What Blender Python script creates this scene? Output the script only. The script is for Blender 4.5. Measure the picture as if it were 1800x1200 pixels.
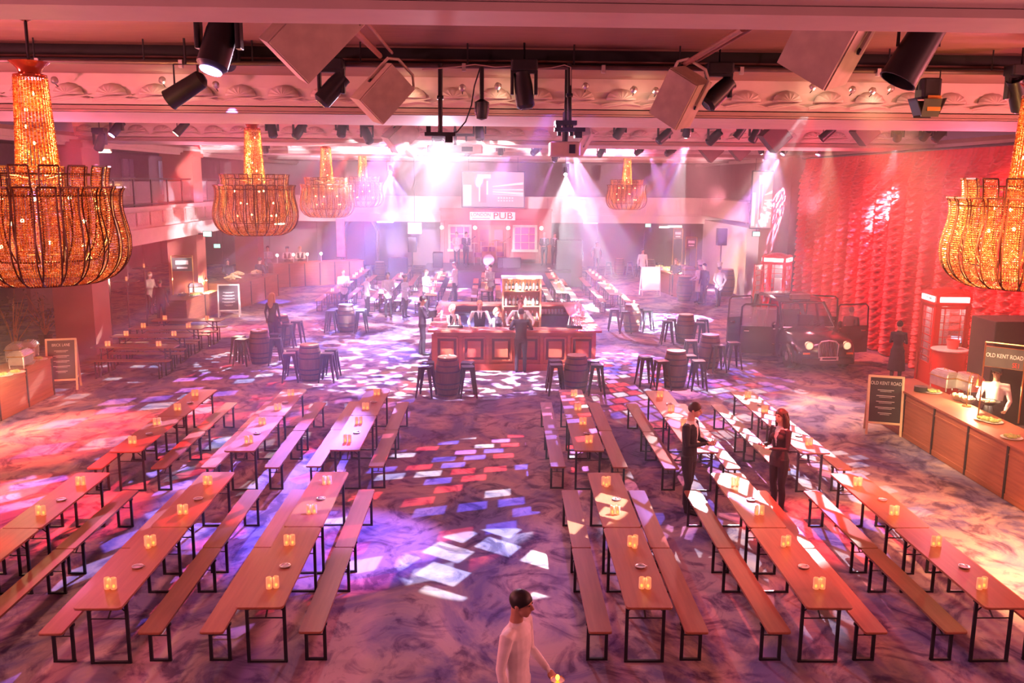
import bpy, math, random
from mathutils import Vector, Matrix, Euler
random.seed(7)
R = math.radians
PI = math.pi
C = bpy.context.scene.collection
SC = bpy.context.scene
for o in list(bpy.data.objects): bpy.data.objects.remove(o)

# ---------------------------------------------------------------- camera
F, PITCH, ROLL, H, YAW = 1558.4, R(10.26), R(0.48), 5.19, R(1.76)
FW = Vector((math.sin(YAW)*math.cos(PITCH), math.cos(YAW)*math.cos(PITCH), -math.sin(PITCH)))
_r0 = Vector((math.cos(YAW), -math.sin(YAW), 0)); _u0 = _r0.cross(FW)
RT = _r0*math.cos(ROLL)+_u0*math.sin(ROLL); UP = -_r0*math.sin(ROLL)+_u0*math.cos(ROLL)
cd = bpy.data.cameras.new('camera'); cam = bpy.data.objects.new('camera', cd); C.objects.link(cam)
cd.sensor_width = 36; cd.lens = 36*F/1800; cd.clip_end = 200
_m = Matrix((RT, UP, -FW)).transposed().to_4x4(); _m.translation = (0, 0, H); cam.matrix_world = _m
SC.camera = cam
def ray(px, py): return FW + RT*((px-900)/F) - UP*((py-600)/F)
def G(px, py, z=0.0):
    """the point of the horizontal plane at height z that a photo pixel looks at"""
    d = ray(px, py); t = (z-H)/d.z
    return Vector((d.x*t, d.y*t, z))
def V(px, py, Y):
    """the point of the upright plane y=Y that a photo pixel looks at"""
    d = ray(px, py); t = Y/d.y
    return Vector((d.x*t, Y, H+d.z*t))

# ---------------------------------------------------------------- colour management, world, haze, large lights
SC.view_settings.view_transform = 'Standard'; SC.view_settings.look = 'None'
SC.view_settings.gamma = 1; SC.view_settings.use_curve_mapping = False
SC.view_settings.exposure = EXPOSURE = 0.8
SC.cycles.max_bounces = 5; SC.cycles.diffuse_bounces = 2; SC.cycles.glossy_bounces = 2
SC.cycles.transmission_bounces = 3; SC.cycles.transparent_max_bounces = 12; SC.cycles.volume_bounces = 0
SC.cycles.sample_clamp_indirect = 3.0; SC.cycles.sample_clamp_direct = 0
SC.cycles.caustics_reflective = False; SC.cycles.caustics_refractive = False
w = bpy.data.worlds.new('world'); SC.world = w; w.use_nodes = True
w.node_tree.nodes['Background'].inputs[0].default_value = (0.62, 0.16, 0.26, 1)
w.node_tree.nodes['Background'].inputs[1].default_value = 0.15

def aim(o, tgt, roll=0):
    d = (Vector(tgt)-Vector(o.location)).normalized()
    q = d.to_track_quat('-Z', 'Y'); o.rotation_euler = (q.to_matrix() @ Matrix.Rotation(roll, 3, 'Z')).to_euler()
def spot(loc, tgt, ang, power, col=(1, 1, 1), blend=.3, rad=.05, gobo=None, roll=0):
    l = bpy.data.lights.new('spot_light', 'SPOT'); o = bpy.data.objects.new('spot_light', l); C.objects.link(o)
    l.energy = power; l.color = col; l.spot_size = R(ang); l.spot_blend = blend; l.shadow_soft_size = rad
    o.location = loc; aim(o, tgt, roll)
    if gobo: gobo_nodes(l, **gobo)
    return o
def area(loc, tgt, sx, sy, power, col):
    l = bpy.data.lights.new('wash_light', 'AREA'); o = bpy.data.objects.new('wash_light', l); C.objects.link(o)
    l.shape = 'RECTANGLE'; l.size = sx; l.size_y = sy; l.energy = power; l.color = col
    o.location = loc; aim(o, tgt)
    return o
def point(loc, power, col, rad=.1):
    l = bpy.data.lights.new('bulb_light', 'POINT'); o = bpy.data.objects.new('bulb_light', l); C.objects.link(o)
    l.energy = power; l.color = col; l.shadow_soft_size = rad; o.location = loc
    return o
def gobo_nodes(l, kind='tiles', cells=5, seed=0, palette=None, fill=.55, skew=.35, gap=.12, asp=1.8):
    """a pattern plate in the lamp: node tree on the light itself, a function of the direction the light leaves in"""
    l.use_nodes = True; nt = l.node_tree; N = nt.nodes; L = nt.links
    em = next(n for n in N if n.type == 'EMISSION')
    tc = N.new('ShaderNodeTexCoord'); sp = N.new('ShaderNodeSeparateXYZ'); L.new(tc.outputs['Normal'], sp.inputs[0])
    def m(op, a, b=None, c=None):
        n = N.new('ShaderNodeMath'); n.operation = op
        for i, v in enumerate((a, b, c)):
            if v is None: continue
            if isinstance(v, (int, float)): n.inputs[i].default_value = v
            else: L.new(v, n.inputs[i])
        return n.outputs[0]
    u = m('DIVIDE', sp.outputs[0], sp.outputs[2]); v = m('DIVIDE', sp.outputs[1], sp.outputs[2])
    if kind == 'tiles':
        half = math.tan(l.spot_size/2)
        us = m('MULTIPLY', m('ADD', u, m('MULTIPLY', v, skew)), cells/(2*half)/asp); vs = m('MULTIPLY', v, cells/(2*half))
        row = m('FLOOR', vs)
        us = m('ADD', us, m('MULTIPLY', row, .37))
        col = m('FLOOR', us)
        cb = N.new('ShaderNodeCombineXYZ'); L.new(col, cb.inputs[0]); L.new(row, cb.inputs[1]); cb.inputs[2].default_value = seed+.5
        wn = N.new('ShaderNodeTexWhiteNoise'); wn.noise_dimensions = '3D'; L.new(cb.outputs[0], wn.inputs[0])
        rp = N.new('ShaderNodeValToRGB'); rp.color_ramp.interpolation = 'CONSTANT'
        pal = palette or [(1, .1, .12), (1, 1, 1), (.25, .2, 1), (.9, .3, 1)]
        els = rp.color_ramp.elements; els[0].position = 0; els[0].color = (0, 0, 0, 1); els.remove(els[1])
        for i, c in enumerate(pal):
            e = els.new(1-fill+fill*i/len(pal)); e.color = (*c, 1)
        L.new(wn.outputs[0], rp.inputs[0])
        fu = m('FRACT', us); fv = m('FRACT', vs)
        mk = m('MULTIPLY', m('MULTIPLY', m('SMOOTH_MIN', 1, m('MULTIPLY', m('MAXIMUM', m('SUBTRACT', fu, gap), 0), 20), 0), m('MINIMUM', 1, m('MULTIPLY', m('MAXIMUM', m('SUBTRACT', 1-gap, fu), 0), 20))),
               m('MULTIPLY', m('MINIMUM', 1, m('MULTIPLY', m('MAXIMUM', m('SUBTRACT', fv, gap), 0), 20)), m('MINIMUM', 1, m('MULTIPLY', m('MAXIMUM', m('SUBTRACT', 1-gap, fv), 0), 20))))
        L.new(rp.outputs[0], em.inputs[0]); L.new(mk, em.inputs[1])
    else:   # rays: bright fingers around the lamp's axis, for the haze
        half = math.tan(l.spot_size/2)
        cb = N.new('ShaderNodeCombineXYZ'); L.new(m('MULTIPLY', u, cells/half), cb.inputs[0]); L.new(m('MULTIPLY', v, cells/half), cb.inputs[1]); cb.inputs[2].default_value = seed*3.7
        no = N.new('ShaderNodeTexNoise'); no.inputs['Scale'].default_value = 1; no.inputs['Detail'].default_value = 1; L.new(cb.outputs[0], no.inputs[0])
        st = m('MULTIPLY', m('MINIMUM', m('MULTIPLY', m('MAXIMUM', m('SUBTRACT', no.outputs[0], .52), 0), 14), 1), 2.6)
        L.new(m('ADD', st, .12), em.inputs[1])
        if palette:
            n2 = N.new('ShaderNodeTexNoise'); n2.inputs['Scale'].default_value = .7; L.new(cb.outputs[0], n2.inputs[0])
            rp = N.new('ShaderNodeValToRGB'); els = rp.color_ramp.elements
            els[0].position = .38; els[0].color = (*palette[0], 1); els[1].position = .62; els[1].color = (*palette[1], 1)
            L.new(n2.outputs[0], rp.inputs[0]); L.new(rp.outputs[0], em.inputs[0])

# ---------------------------------------------------------------- materials
_mats = {}
def mat(name, col=(.5, .5, .5), rough=.6, metal=0, emit=None, es=1, noise=None, bump=None, trans=0, spec=.4, sampling=True, alpha=1):
    """noise=(scale, second colour, contrast, stretch xyz); bump=(scale, strength)"""
    if name in _mats: return _mats[name]
    m = bpy.data.materials.new(name); m.use_nodes = True; nt = m.node_tree; N = nt.nodes; L = nt.links
    b = N['Principled BSDF']; b.inputs['Base Color'].default_value = (*col, 1); b.inputs['Roughness'].default_value = rough
    b.inputs['Metallic'].default_value = metal; b.inputs['Specular IOR Level'].default_value = spec
    if trans: b.inputs['Transmission Weight'].default_value = trans
    if alpha < 1: b.inputs['Alpha'].default_value = alpha
    if emit: b.inputs['Emission Color'].default_value = (*emit, 1); b.inputs['Emission Strength'].default_value = es
    tc = N.new('ShaderNodeTexCoord')
    if noise is None and not emit: noise = (7, tuple(c*.82 for c in col), .5, (1, 1, 1))
    if noise:
        mp = N.new('ShaderNodeMapping'); mp.inputs['Scale'].default_value = noise[3] if len(noise) > 3 else (1, 1, 1)
        L.new(tc.outputs['Object'], mp.inputs[0])
        n = N.new('ShaderNodeTexNoise'); n.inputs['Scale'].default_value = noise[0]; n.inputs['Detail'].default_value = 4
        L.new(mp.outputs[0], n.inputs[0])
        rp = N.new('ShaderNodeValToRGB'); k = noise[2]*.3
        rp.color_ramp.elements[0].position = .5-k if k < .5 else 0; rp.color_ramp.elements[1].position = .5+.6*(.5-k)
        rp.color_ramp.elements[0].color = (*noise[1], 1); rp.color_ramp.elements[1].color = (*col, 1)
        L.new(n.outputs[0], rp.inputs[0]); L.new(rp.outputs[0], b.inputs['Base Color'])
    if bump:
        n = N.new('ShaderNodeTexNoise'); n.inputs['Scale'].default_value = bump[0]; L.new(tc.outputs['Object'], n.inputs[0])
        bp = N.new('ShaderNodeBump'); bp.inputs['Strength'].default_value = bump[1]; L.new(n.outputs[0], bp.inputs['Height']); L.new(bp.outputs[0], b.inputs['Normal'])
    if not sampling: m.cycles.emission_sampling = 'NONE'
    _mats[name] = m
    return m

def carpet_mat():
    m = bpy.data.materials.new('carpet'); m.use_nodes = True; N = m.node_tree.nodes; L = m.node_tree.links
    b = N['Principled BSDF']; b.inputs['Roughness'].default_value = .95; b.inputs['Specular IOR Level'].default_value = .1
    tc = N.new('ShaderNodeTexCoord')
    mp = N.new('ShaderNodeMapping'); mp.inputs['Scale'].default_value = (1, .8, 1); L.new(tc.outputs['Object'], mp.inputs[0])
    n1 = N.new('ShaderNodeTexNoise'); n1.inputs['Scale'].default_value = .55; n1.inputs['Detail'].default_value = 7; n1.inputs['Roughness'].default_value = .62; n1.inputs['Distortion'].default_value = 1.6
    n2 = N.new('ShaderNodeTexNoise'); n2.inputs['Scale'].default_value = 1.5; n2.inputs['Detail'].default_value = 6; n2.inputs['Roughness'].default_value = .6; n2.inputs['Distortion'].default_value = 2.2
    for n in (n1, n2): L.new(mp.outputs[0], n.inputs[0])
    r1 = N.new('ShaderNodeValToRGB'); e = r1.color_ramp.elements
    e[0].position = .40; e[0].color = (.13, .11, .22, 1); e[1].position = .58; e[1].color = (.36, .265, .26, 1)
    r2 = N.new('ShaderNodeValToRGB'); e = r2.color_ramp.elements
    e[0].position = .36; e[0].color = (.24, .2, .36, 1); e[1].position = .52; e[1].color = (1, 1, 1, 1)
    x = e.new(.42); x.color = (.55, .5, .66, 1)
    L.new(n1.outputs[0], r1.inputs[0]); L.new(n2.outputs[0], r2.inputs[0])
    mx = N.new('ShaderNodeMix'); mx.data_type = 'RGBA'; mx.blend_type = 'MULTIPLY'; mx.inputs[0].default_value = .85
    L.new(r1.outputs[0], mx.inputs[6]); L.new(r2.outputs[0], mx.inputs[7]); L.new(mx.outputs[2], b.inputs['Base Color'])
    return m
def wood_mat(name, c1, c2, axis=(12, 1, 12), rough=.45, sc=1.2):
    m = mat(name, c1, rough, noise=(sc, c2, .6, axis))
    return m
def swag_mat(): return mat('red_satin', (.9, .03, .035), .42, noise=(.6, (.78, .025, .03), .4, (1, 1, 1)), spec=.5)
def glass_beads():
    if 'beads' in _mats: return _mats['beads']
    m = bpy.data.materials.new('amber_crystal_beads'); m.use_nodes = True; N = m.node_tree.nodes; L = m.node_tree.links
    N.remove(N['Principled BSDF']); out = N['Material Output']
    ge = N.new('ShaderNodeNewGeometry'); rp = N.new('ShaderNodeValToRGB'); e = rp.color_ramp.elements   # amber tint and brightness vary per bead to paint in sparkle
    e[0].position = 0; e[0].color = (.42, .10, .03, 1); e[1].position = 1; e[1].color = (1, .9, .62, 1)
    x = e.new(.55); x.color = (.85, .34, .09, 1); x = e.new(.85); x.color = (1, .58, .2, 1); L.new(ge.outputs['Random Per Island'], rp.inputs[0])
    t = N.new('ShaderNodeBsdfTranslucent'); L.new(rp.outputs[0], t.inputs[0])
    g = N.new('ShaderNodeBsdfGlossy'); g.inputs[0].default_value = (1, .78, .5, 1); g.inputs[1].default_value = .18
    d = N.new('ShaderNodeBsdfDiffuse'); L.new(rp.outputs[0], d.inputs[0])
    a = N.new('ShaderNodeMixShader'); a.inputs[0].default_value = .35; L.new(t.outputs[0], a.inputs[1]); L.new(g.outputs[0], a.inputs[2])
    c = N.new('ShaderNodeMixShader'); c.inputs[0].default_value = .25; L.new(a.outputs[0], c.inputs[1]); L.new(d.outputs[0], c.inputs[2])
    L.new(c.outputs[0], out.inputs[0]); _mats['beads'] = m
    return m
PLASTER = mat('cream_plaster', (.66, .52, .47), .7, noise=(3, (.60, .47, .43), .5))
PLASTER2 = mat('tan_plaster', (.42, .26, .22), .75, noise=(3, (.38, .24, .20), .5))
SLAT = mat('brown_slatted_ceiling', (.30, .15, .12), .7, noise=(2.5, (.24, .12, .10), .5, (1, 14, 14)))
BLACK = mat('rig_slot_dark', (.012, .01, .012), .8)
DARK = mat('black_metal', (.025, .024, .03), .4, metal=.3)
GUN = mat('gunmetal', (.05, .05, .065), .32, metal=.8)
BEIGE = mat('beige_painted_wood', (.52, .42, .34), .55)
WOOD = wood_mat('orange_pine', (.29, .105, .055), (.22, .075, .04), (14, .8, 14), .38)
WOODX = wood_mat('orange_pine_crosswise', (.52, .22, .09), (.43, .165, .06), (.8, 14, 14), .38)
BARW = wood_mat('mahogany', (.42, .085, .045), (.33, .06, .035), (1, 1, 10), .4)
CRATE = wood_mat('brown_planks', (.34, .12, .065), (.24, .08, .045), (1, 1, 18), .55)
BARREL = wood_mat('barrel_oak', (.15, .075, .05), (.09, .045, .035), (20, 20, 1), .6)
BTOP = wood_mat('barrel_head', (.55, .42, .26), (.42, .30, .18), (14, 1, 1), .5)
COLM = mat('brown_column', (.36, .10, .07), .6, noise=(2, (.31, .085, .06), .4))
WHITE = mat('white_paint', (.8, .77, .74), .5)
CLOTH = mat('white_cloth', (.78, .74, .72), .8)
CHROME = mat('steel', (.8, .78, .76), .36, metal=1)
BRASS = mat('brass', (.75, .47, .16), .28, metal=1)
REDP = mat('telephone_red', (.68, .02, .02), .3, noise=(2, (.62, .018, .018), .3))
GLASS = mat('window_glass', (.75, .8, .85), .08, alpha=.28)
CARP = carpet_mat()
SATIN = swag_mat()
BEAD = glass_beads()
BULB = mat('warm_bulb', (1, .8, .5), .5, emit=(1, .6, .22), es=9, sampling=False)
LENS = mat('white_lamp_lens', (1, 1, 1), .3, emit=(1, .96, 1), es=22, sampling=False)
LENSB = mat('violet_lamp_lens', (.6, .4, 1), .3, emit=(.55, .35, 1), es=14, sampling=False)
LENSW = mat('warm_lamp_lens', (1, .8, .6), .3, emit=(1, .78, .5), es=14, sampling=False)
FLAME = mat('candle_flame', (1, .5, .1), .5, emit=(1, .36, .05), es=2.6, sampling=False)
LITW = mat('lit_white_panel', (1, 1, 1), .5, emit=(1, .96, .92), es=2.2, sampling=False)

# ---------------------------------------------------------------- mesh helper
class MB:
    def __init__(s): s.v = []; s.f = []; s.mi = []; s.cur = 0; s.T = Matrix()
    def add(s, vs, fs):
        n = len(s.v); s.v += [tuple(s.T @ Vector(p)) for p in vs]; s.f += [tuple(i+n for i in f) for f in fs]; s.mi += [s.cur]*len(fs)
        return s
    def box(s, c, d, rz=0, bev=0):
        x, y, z = (k/2 for k in d); M_ = Matrix.Translation(c) @ Matrix.Rotation(rz, 4, 'Z')
        if bev <= 0:
            vs = [M_ @ Vector((i*x, j*y, k*z)) for k in (-1, 1) for j in (-1, 1) for i in (-1, 1)]
            s.add(vs, [(0, 2, 3, 1), (4, 5, 7, 6), (0, 1, 5, 4), (2, 6, 7, 3), (0, 4, 6, 2), (1, 3, 7, 5)])
        else:
            prof = []
            for (cx, cy, a0) in ((x-bev, y-bev, 0), (-x+bev, y-bev, 90), (-x+bev, -y+bev, 180), (x-bev, -y+bev, 270)):
                for a in (0, 30, 60, 90): prof.append((cx+bev*math.cos(R(a0+a)), cy+bev*math.sin(R(a0+a))))
            n = len(prof); b2 = min(bev*.4, z*.5)
            rings = [(z*-1, 1-b2/max(x, y)), (-z+b2, 1), (z-b2, 1), (z, 1-b2/max(x, y))]
            vs = [M_ @ Vector((px*q, py*q, zz)) for zz, q in rings for px, py in prof]
            fs = [(r*n+i, r*n+(i+1) % n, (r+1)*n+(i+1) % n, (r+1)*n+i) for r in range(3) for i in range(n)]
            fs += [tuple(range(n))[::-1], tuple(3*n+i for i in range(n))]
            s.add(vs, fs)
        return s
    def rbox(s, c, d, rot):
        T0 = s.T; s.T = T0 @ Matrix.Translation(c) @ Euler(rot).to_matrix().to_4x4(); s.box((0, 0, 0), d); s.T = T0
        return s
    def lathe(s, prof, c=(0, 0, 0), n=20, cap=True, ax='Z', a0=0, a1=2*PI):
        full = abs(a1-a0-2*PI) < 1e-6; k = n if full else n+1
        vs = []
        for r, z in prof:
            for i in range(k):
                a = a0+(a1-a0)*i/n; p = (r*math.cos(a), r*math.sin(a), z)
                if ax == 'Y': p = (p[0], p[2], p[1])
                if ax == 'X': p = (p[2], p[0], p[1])
                vs.append((p[0]+c[0], p[1]+c[1], p[2]+c[2]))
        fs = []
        for r in range(len(prof)-1):
            for i in range(n):
                j = (i+1) % k if full else i+1
                fs.append((r*k+i, r*k+j, (r+1)*k+j, (r+1)*k+i))
        if cap and full: fs += [tuple(range(k))[::-1], tuple((len(prof)-1)*k+i for i in range(k))]
        return s.add(vs, fs)
    def cyl(s, p0, p1, r0, r1=None, n=10):
        r1 = r0 if r1 is None else r1
        return s.tube([p0, p1], [r0, r1], n)
    def tube(s, pts, r, n=8, closed=False, ell=None):
        pts = [Vector(p) for p in pts]; k = len(pts)
        if not isinstance(r, (list, tuple)): r = [r]*k
        vs = []; prev = None
        for i, p in enumerate(pts):
            a = pts[i-1] if (i > 0 or closed) else p; b = pts[(i+1) % k] if (i < k-1 or closed) else p
            t = (b-a).normalized()
            if prev is None:
                x = Vector((0, 0, 1)).cross(t)
                if x.length < .05: x = Vector((1, 0, 0)).cross(t) if abs(t.x) < .9 else Vector((0, 1, 0)).cross(t)
                x.normalize()
                if abs(t.z) > .95: x = Vector((1, 0, 0)); x = (x-t*x.dot(t)).normalized()
            else: x = (prev-t*prev.dot(t)).normalized()
            y = t.cross(x); prev = x
            for j in range(n):
                q = 2*PI*j/n; e = ell[i] if ell else 1
                vs.append(p+x*(r[i]*math.cos(q))+y*(r[i]*e*math.sin(q)))
        fs = []
        for i in range(k if closed else k-1):
            i2 = (i+1) % k
            for j in range(n): fs.append((i*n+j, i*n+(j+1) % n, i2*n+(j+1) % n, i2*n+j))
        if not closed: fs += [tuple(range(n))[::-1], tuple((k-1)*n+j for j in range(n))]
        return s.add(vs, fs)
    def ball(s, c, r, n=12, m=8, sc=(1, 1, 1)):
        prof = [(r*math.sin(PI*i/m)+1e-4*r, -r*math.cos(PI*i/m)) for i in range(m+1)]
        T0 = s.T; s.T = T0 @ Matrix.Translation(c) @ Matrix.Diagonal((*sc, 1)); s.lathe(prof, n=n); s.T = T0
        return s
    def prism(s, poly, p0, ex, ey, ez, depth):
        """extrude a 2-D outline: point = p0 + ex*u + ey*v, thickness depth along ez"""
        p0, ex, ey, ez = map(Vector, (p0, ex, ey, ez)); n = len(poly)
        vs = [p0+ex*u+ey*v for u, v in poly]+[p0+ex*u+ey*v+ez*depth for u, v in poly]
        fs = [tuple(range(n))[::-1], tuple(n+i for i in range(n))]+[(i, (i+1) % n, n+(i+1) % n, n+i) for i in range(n)]
        return s.add(vs, fs)
    def mesh(s, name, mats):
        me = bpy.data.meshes.new(name); me.from_pydata(s.v, [], s.f)
        for m in (mats if isinstance(mats, (list, tuple)) else [mats]): me.materials.append(m)
        if any(s.mi): me.polygons.foreach_set('material_index', s.mi)
        me.update()
        return me
    def build(s, name, mats, parent=None, smooth=False, loc=None, rz=0):
        me = s.mesh(name, mats)
        if smooth:
            me.polygons.foreach_set('use_smooth', [True]*len(me.polygons)); me.update()
            try: me.set_sharp_from_angle(angle=R(42))
            except Exception: pass
        return obj(name, me, parent, loc, rz)
def obj(name, me, parent=None, loc=None, rz=0):
    o = bpy.data.objects.new(name, me); C.objects.link(o)
    if parent is not None: o.parent = parent
    if loc is not None: o.location = loc
    if rz: o.rotation_euler = (0, 0, rz)
    return o
def tag(o, label=None, cat=None, group=None, kind=None):
    if label: o['label'] = label
    if cat: o['category'] = cat
    if group: o['group'] = group
    if kind: o['kind'] = kind
    return o
def thing(name, label, cat, loc=(0, 0, 0), rz=0, group=None):
    o = bpy.data.objects.new(name, None); C.objects.link(o); o.location = loc; o.rotation_euler = (0, 0, rz)
    o.empty_display_size = .1
    return tag(o, label, cat, group)
def struct(name, mb, m, **k): return tag(mb.build(name, m, **k), kind='structure')
def copy_tree(o, parent=None):
    c = o.copy(); C.objects.link(c)
    if parent is not None: c.parent = parent
    for ch in list(o.children): copy_tree(ch, c)
    return c
_used = set()
def place(proto, loc, rz=0, label=None, group=None, scale=None):
    """the first call moves the prototype itself, later calls copy it with its parts"""
    if proto.name in _used: o = copy_tree(proto)
    else: o = proto; _used.add(proto.name)
    o.location = loc; o.rotation_euler = (0, 0, rz)
    if label: o['label'] = label
    if group: o['group'] = group
    if scale: o.scale = (scale,)*3
    return o
def text(s, size, loc, rot, m, parent, name='lettering', ext=.004, align='CENTER', xs=1.0, font=None):
    cu = bpy.data.curves.new(name, 'FONT'); cu.body = s; cu.size = size; cu.extrude = ext; cu.align_x = align; cu.align_y = 'CENTER'
    tmp = bpy.data.objects.new('tmp', cu); C.objects.link(tmp)
    me = bpy.data.meshes.new_from_object(tmp.evaluated_get(bpy.context.evaluated_depsgraph_get())); bpy.data.objects.remove(tmp); bpy.data.curves.remove(cu)
    me.materials.clear(); me.materials.append(m); o = bpy.data.objects.new(name, me); C.objects.link(o)
    o.location = loc; o.rotation_euler = rot; o.scale = (xs, 1, 1)
    if parent is not None: o.parent = parent
    return o
# ---------------------------------------------------------------- the haze of the smoke machines (needs no structure)
def haze_box():
    m = bpy.data.materials.new('haze'); m.use_nodes = True; N = m.node_tree.nodes; N.remove(N['Principled BSDF'])
    v = N.new('ShaderNodeVolumeScatter'); v.inputs['Color'].default_value = (1, .93, .97, 1); v.inputs['Density'].default_value = HAZE; v.inputs['Anisotropy'].default_value = .35
    m.node_tree.links.new(v.outputs[0], N['Material Output'].inputs['Volume'])
    b = MB(); b.box((.45, 29.1, 3.35), (22.1, 37, 5.5))
    o = b.build('haze', m); tag(o, 'thin pink and violet stage haze hanging over the dance floor', 'haze', kind='stuff')
HAZE = .0085
haze_box()

# ---------------------------------------------------------------- lights of the room
PINK, RED, VIO, BLU, AMB, WHT = (1, .28, .42), (1, .06, .05), (.62, .2, 1), (.22, .2, 1), (1, .50, .22), (.95, .97, 1)
# pink wash on the ceiling from up-lights standing on the gallery fronts
for y, c, p in ((3, (1, .28, .34), 500), (10, (1, .22, .30), 520), (20, (1, .16, .36), 420), (30, (1, .22, .36), 420), (42, (1, .3, .45), 420)):
    area((-9.6, y, 4.5), (0, y+1, 6.9), 1.2, .5, p*.7, c); area((11.2, y, 4.5), (1, y+1, 6.9), 1.2, .5, p*.7, (1, c[1]*1.0, c[2]*.8))
# general washes down from the rig
for (x, y, tx, ty, p, c) in (
        (-5, 12.4, -5.5, 10, 190, (.5, .12, .8)), (.9, 12.4, 1, 9, 170, (.5, .14, .8)), (6.4, 12.0, 6, 11, 420, (1, .22, .2)),
        (-6, 23.5, -7, 17, 800, (1, .10, .16)), (0, 23.5, 0, 20, 700, (.75, .25, .6)), (7.5, 23.5, 9, 17, 1500, (1, .42, .26)),
        (-6, 34.5, -6, 30, 1500, (.75, .12, .6)), (1, 34.5, 1, 29, 1300, (.75, .25, .75)), (8, 34.5, 9, 28, 2000, (1, .35, .35)),
        (-5, 45.5, -5, 42, 1900, (1, .16, .36)), (1, 45.5, 1, 45, 2000, (1, .16, .65)), (7, 45.5, 7, 42, 1900, (.9, .22, .7)), (-4, 34.6, -5, 50, 2600, (1, .2, .3)), (5, 34.6, 6, 50, 2600, (1, .18, .5))):
    spot((x, y, 6.5), (tx, ty, 0), 95, p*.75, c, .9, .25)
for y in (15, 22, 29): spot((9.2, y, 6.4), (12.5, y-2.5, 2.4), 75, 2400, (1, .12, .12), .9, .2)
spot((9.5, 33.5, 6.4), (12.4, 27.5, 3.8), 40, 7500, (1, .55, .62), .8, .1)
spot((10.2, 26, 6.4), (12.5, 21, 3.4), 50, 2600, (1, .35, .35), .8, .1)
spot((4.6, 11.6, 6.6), (8.6, 10.2, 0), 40, 7500, (1, .42, .18), .8, .2)
spot((5.2, 8, 6.6), (8.4, 13.0, 0), 46, 7000, (1, .40, .18), .8, .2)
# patterned moving lights: mosaics of coloured light across the carpet
RWB = [(1, .06, .08), (.9, .95, 1), (.2, .18, 1), (.75, .3, 1)]
def gb(px, py, ty_lamp, x_lamp, ang, p, roll=0, **k):
    t = G(px, py); return spot((x_lamp, ty_lamp, 6.35), t, ang, p, (1, 1, 1), .15, .012, gobo=k, roll=roll)
gb(800, 850, 24.0, 5.5, 20, 27000, .5, cells=16, seed=1, palette=RWB, fill=.62)
gb(900, 985, 12.6, 4.6, 18, 9000, .6, cells=5, seed=14, palette=[(.9, 1, 1)], fill=.42, gap=.1, asp=1.5)
gb(1130, 660, 36.0, 3.5, 17, 42000, .2, cells=23, seed=3, palette=RWB, fill=.75, gap=.06)
gb(1290, 660, 36.0, 6.5, 12, 22000, .2, cells=14, seed=9, palette=RWB, fill=.7, gap=.06)
gb(1320, 860, 23.6, 7.5, 22, 15000, -.4, cells=16, seed=5, palette=[(1, .25, .3), (.85, .9, 1), (.3, .25, 1), (1, .45, .9), (1, 1, 1)], fill=.85, gap=.07)
gb(250, 880, 24.0, -2.0, 26, 22000, .9, cells=14, seed=7, palette=[(1, .05, .07), (.3, .2, 1), (.5, .4, 1)], fill=.6)
gb(360, 700, 34.0, -3, 22, 30000, .3, cells=16, seed=8, palette=[(1, .05, .08), (.8, .3, 1), (.7, .9, 1), (.3, .2, 1)], fill=.55)
gb(600, 720, 34.0, -1, 16, 20000, .4, cells=16, seed=11, palette=RWB, fill=.5)
gb(130, 670, 34.0, -6, 15, 12000, .2, cells=12, seed=12, palette=[(.75, .95, 1)], fill=.35)
gb(430, 630, 34.0, -6, 13, 16000, .2, cells=16, seed=15, palette=[(.75, .95, 1)], fill=.42)
gb(690, 558, 45.0, -1.0, 7, 16000, .2, cells=14, seed=17, palette=[(.85, 1, 1)], fill=.5)
gb(700, 610, 34.5, -1.0, 10, 7000, .2, cells=12, seed=18, palette=[(.85, 1, 1)], fill=.3)
gb(1500, 840, 23.6, 8.2, 13, 5200, .3, cells=9, seed=19, palette=[(.75, .95, 1)], fill=.35)
# soft colour pools
for px, py, yl, xl, ang, p, c in (
        (480, 860, 23, -2.5, 19, 24000, (.28, .2, 1)), (600, 960, 12.6, 1.0, 27, 5200, (.26, .14, 1)), (120, 760, 23, -7, 26, 16000, (1, .04, .04)),
        (60, 900, 12.6, -5.5, 34, 6500, (1, .04, .05)), (1040, 470, 45, 4, 16, 9000, (.9, .3, 1)), (560, 540, 45, -3, 16, 14000, (.35, .25, 1)),
        (420, 580, 34, -5, 20, 9000, (1, .12, .10)), (700, 640, 34.5, 1, 20, 8000, (.5, .25, 1)), (1130, 600, 45, 4, 18, 16000, (.75, .5, 1)),
        (1260, 510, 45, 7, 12, 9000, (1, .75, .6)), (800, 480, 45, 0, 14, 24000, (1, .15, 1)), (1450, 930, 12.6, 4.5, 26, 5000, (1, .05, .05)),
        (860, 1000, 12.6, 1.5, 40, 350, (.32, .2, 1)), (480, 530, 36, -6, 13, 7000, (.3, .25, 1)), (1203, 760, 12.4, .3, 11, 2600, (1, .03, .03)), (45, 700, 12.6, -5, 16, 2600, (1, .05, .04)),
        (1440, 720, 23.6, 9, 26, 6000, (1, .55, .35)), (1060, 620, 34, 3, 16, 6000, (.7, .4, 1)), (350, 720, 23, -4, 13, 9000, (1, .04, .05)), (905, 610, 15.5, .9, 26, 2600, (1, .16, .06)), (420, 625, 34, -5, 16, 9000, (1, .1, .08)), (1190, 690, 23, 5, 14, 5000, (1, .35, .5)), (760, 560, 35, 0, 14, 9000, (.7, .3, 1)), (1400, 1080, 12.4, 5.5, 22, 1300, (1, .12, .08))):
    spot((xl, yl, 6.35), G(px, py), ang, p, c, .7, .05)
BEAMK = 1.35
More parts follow.
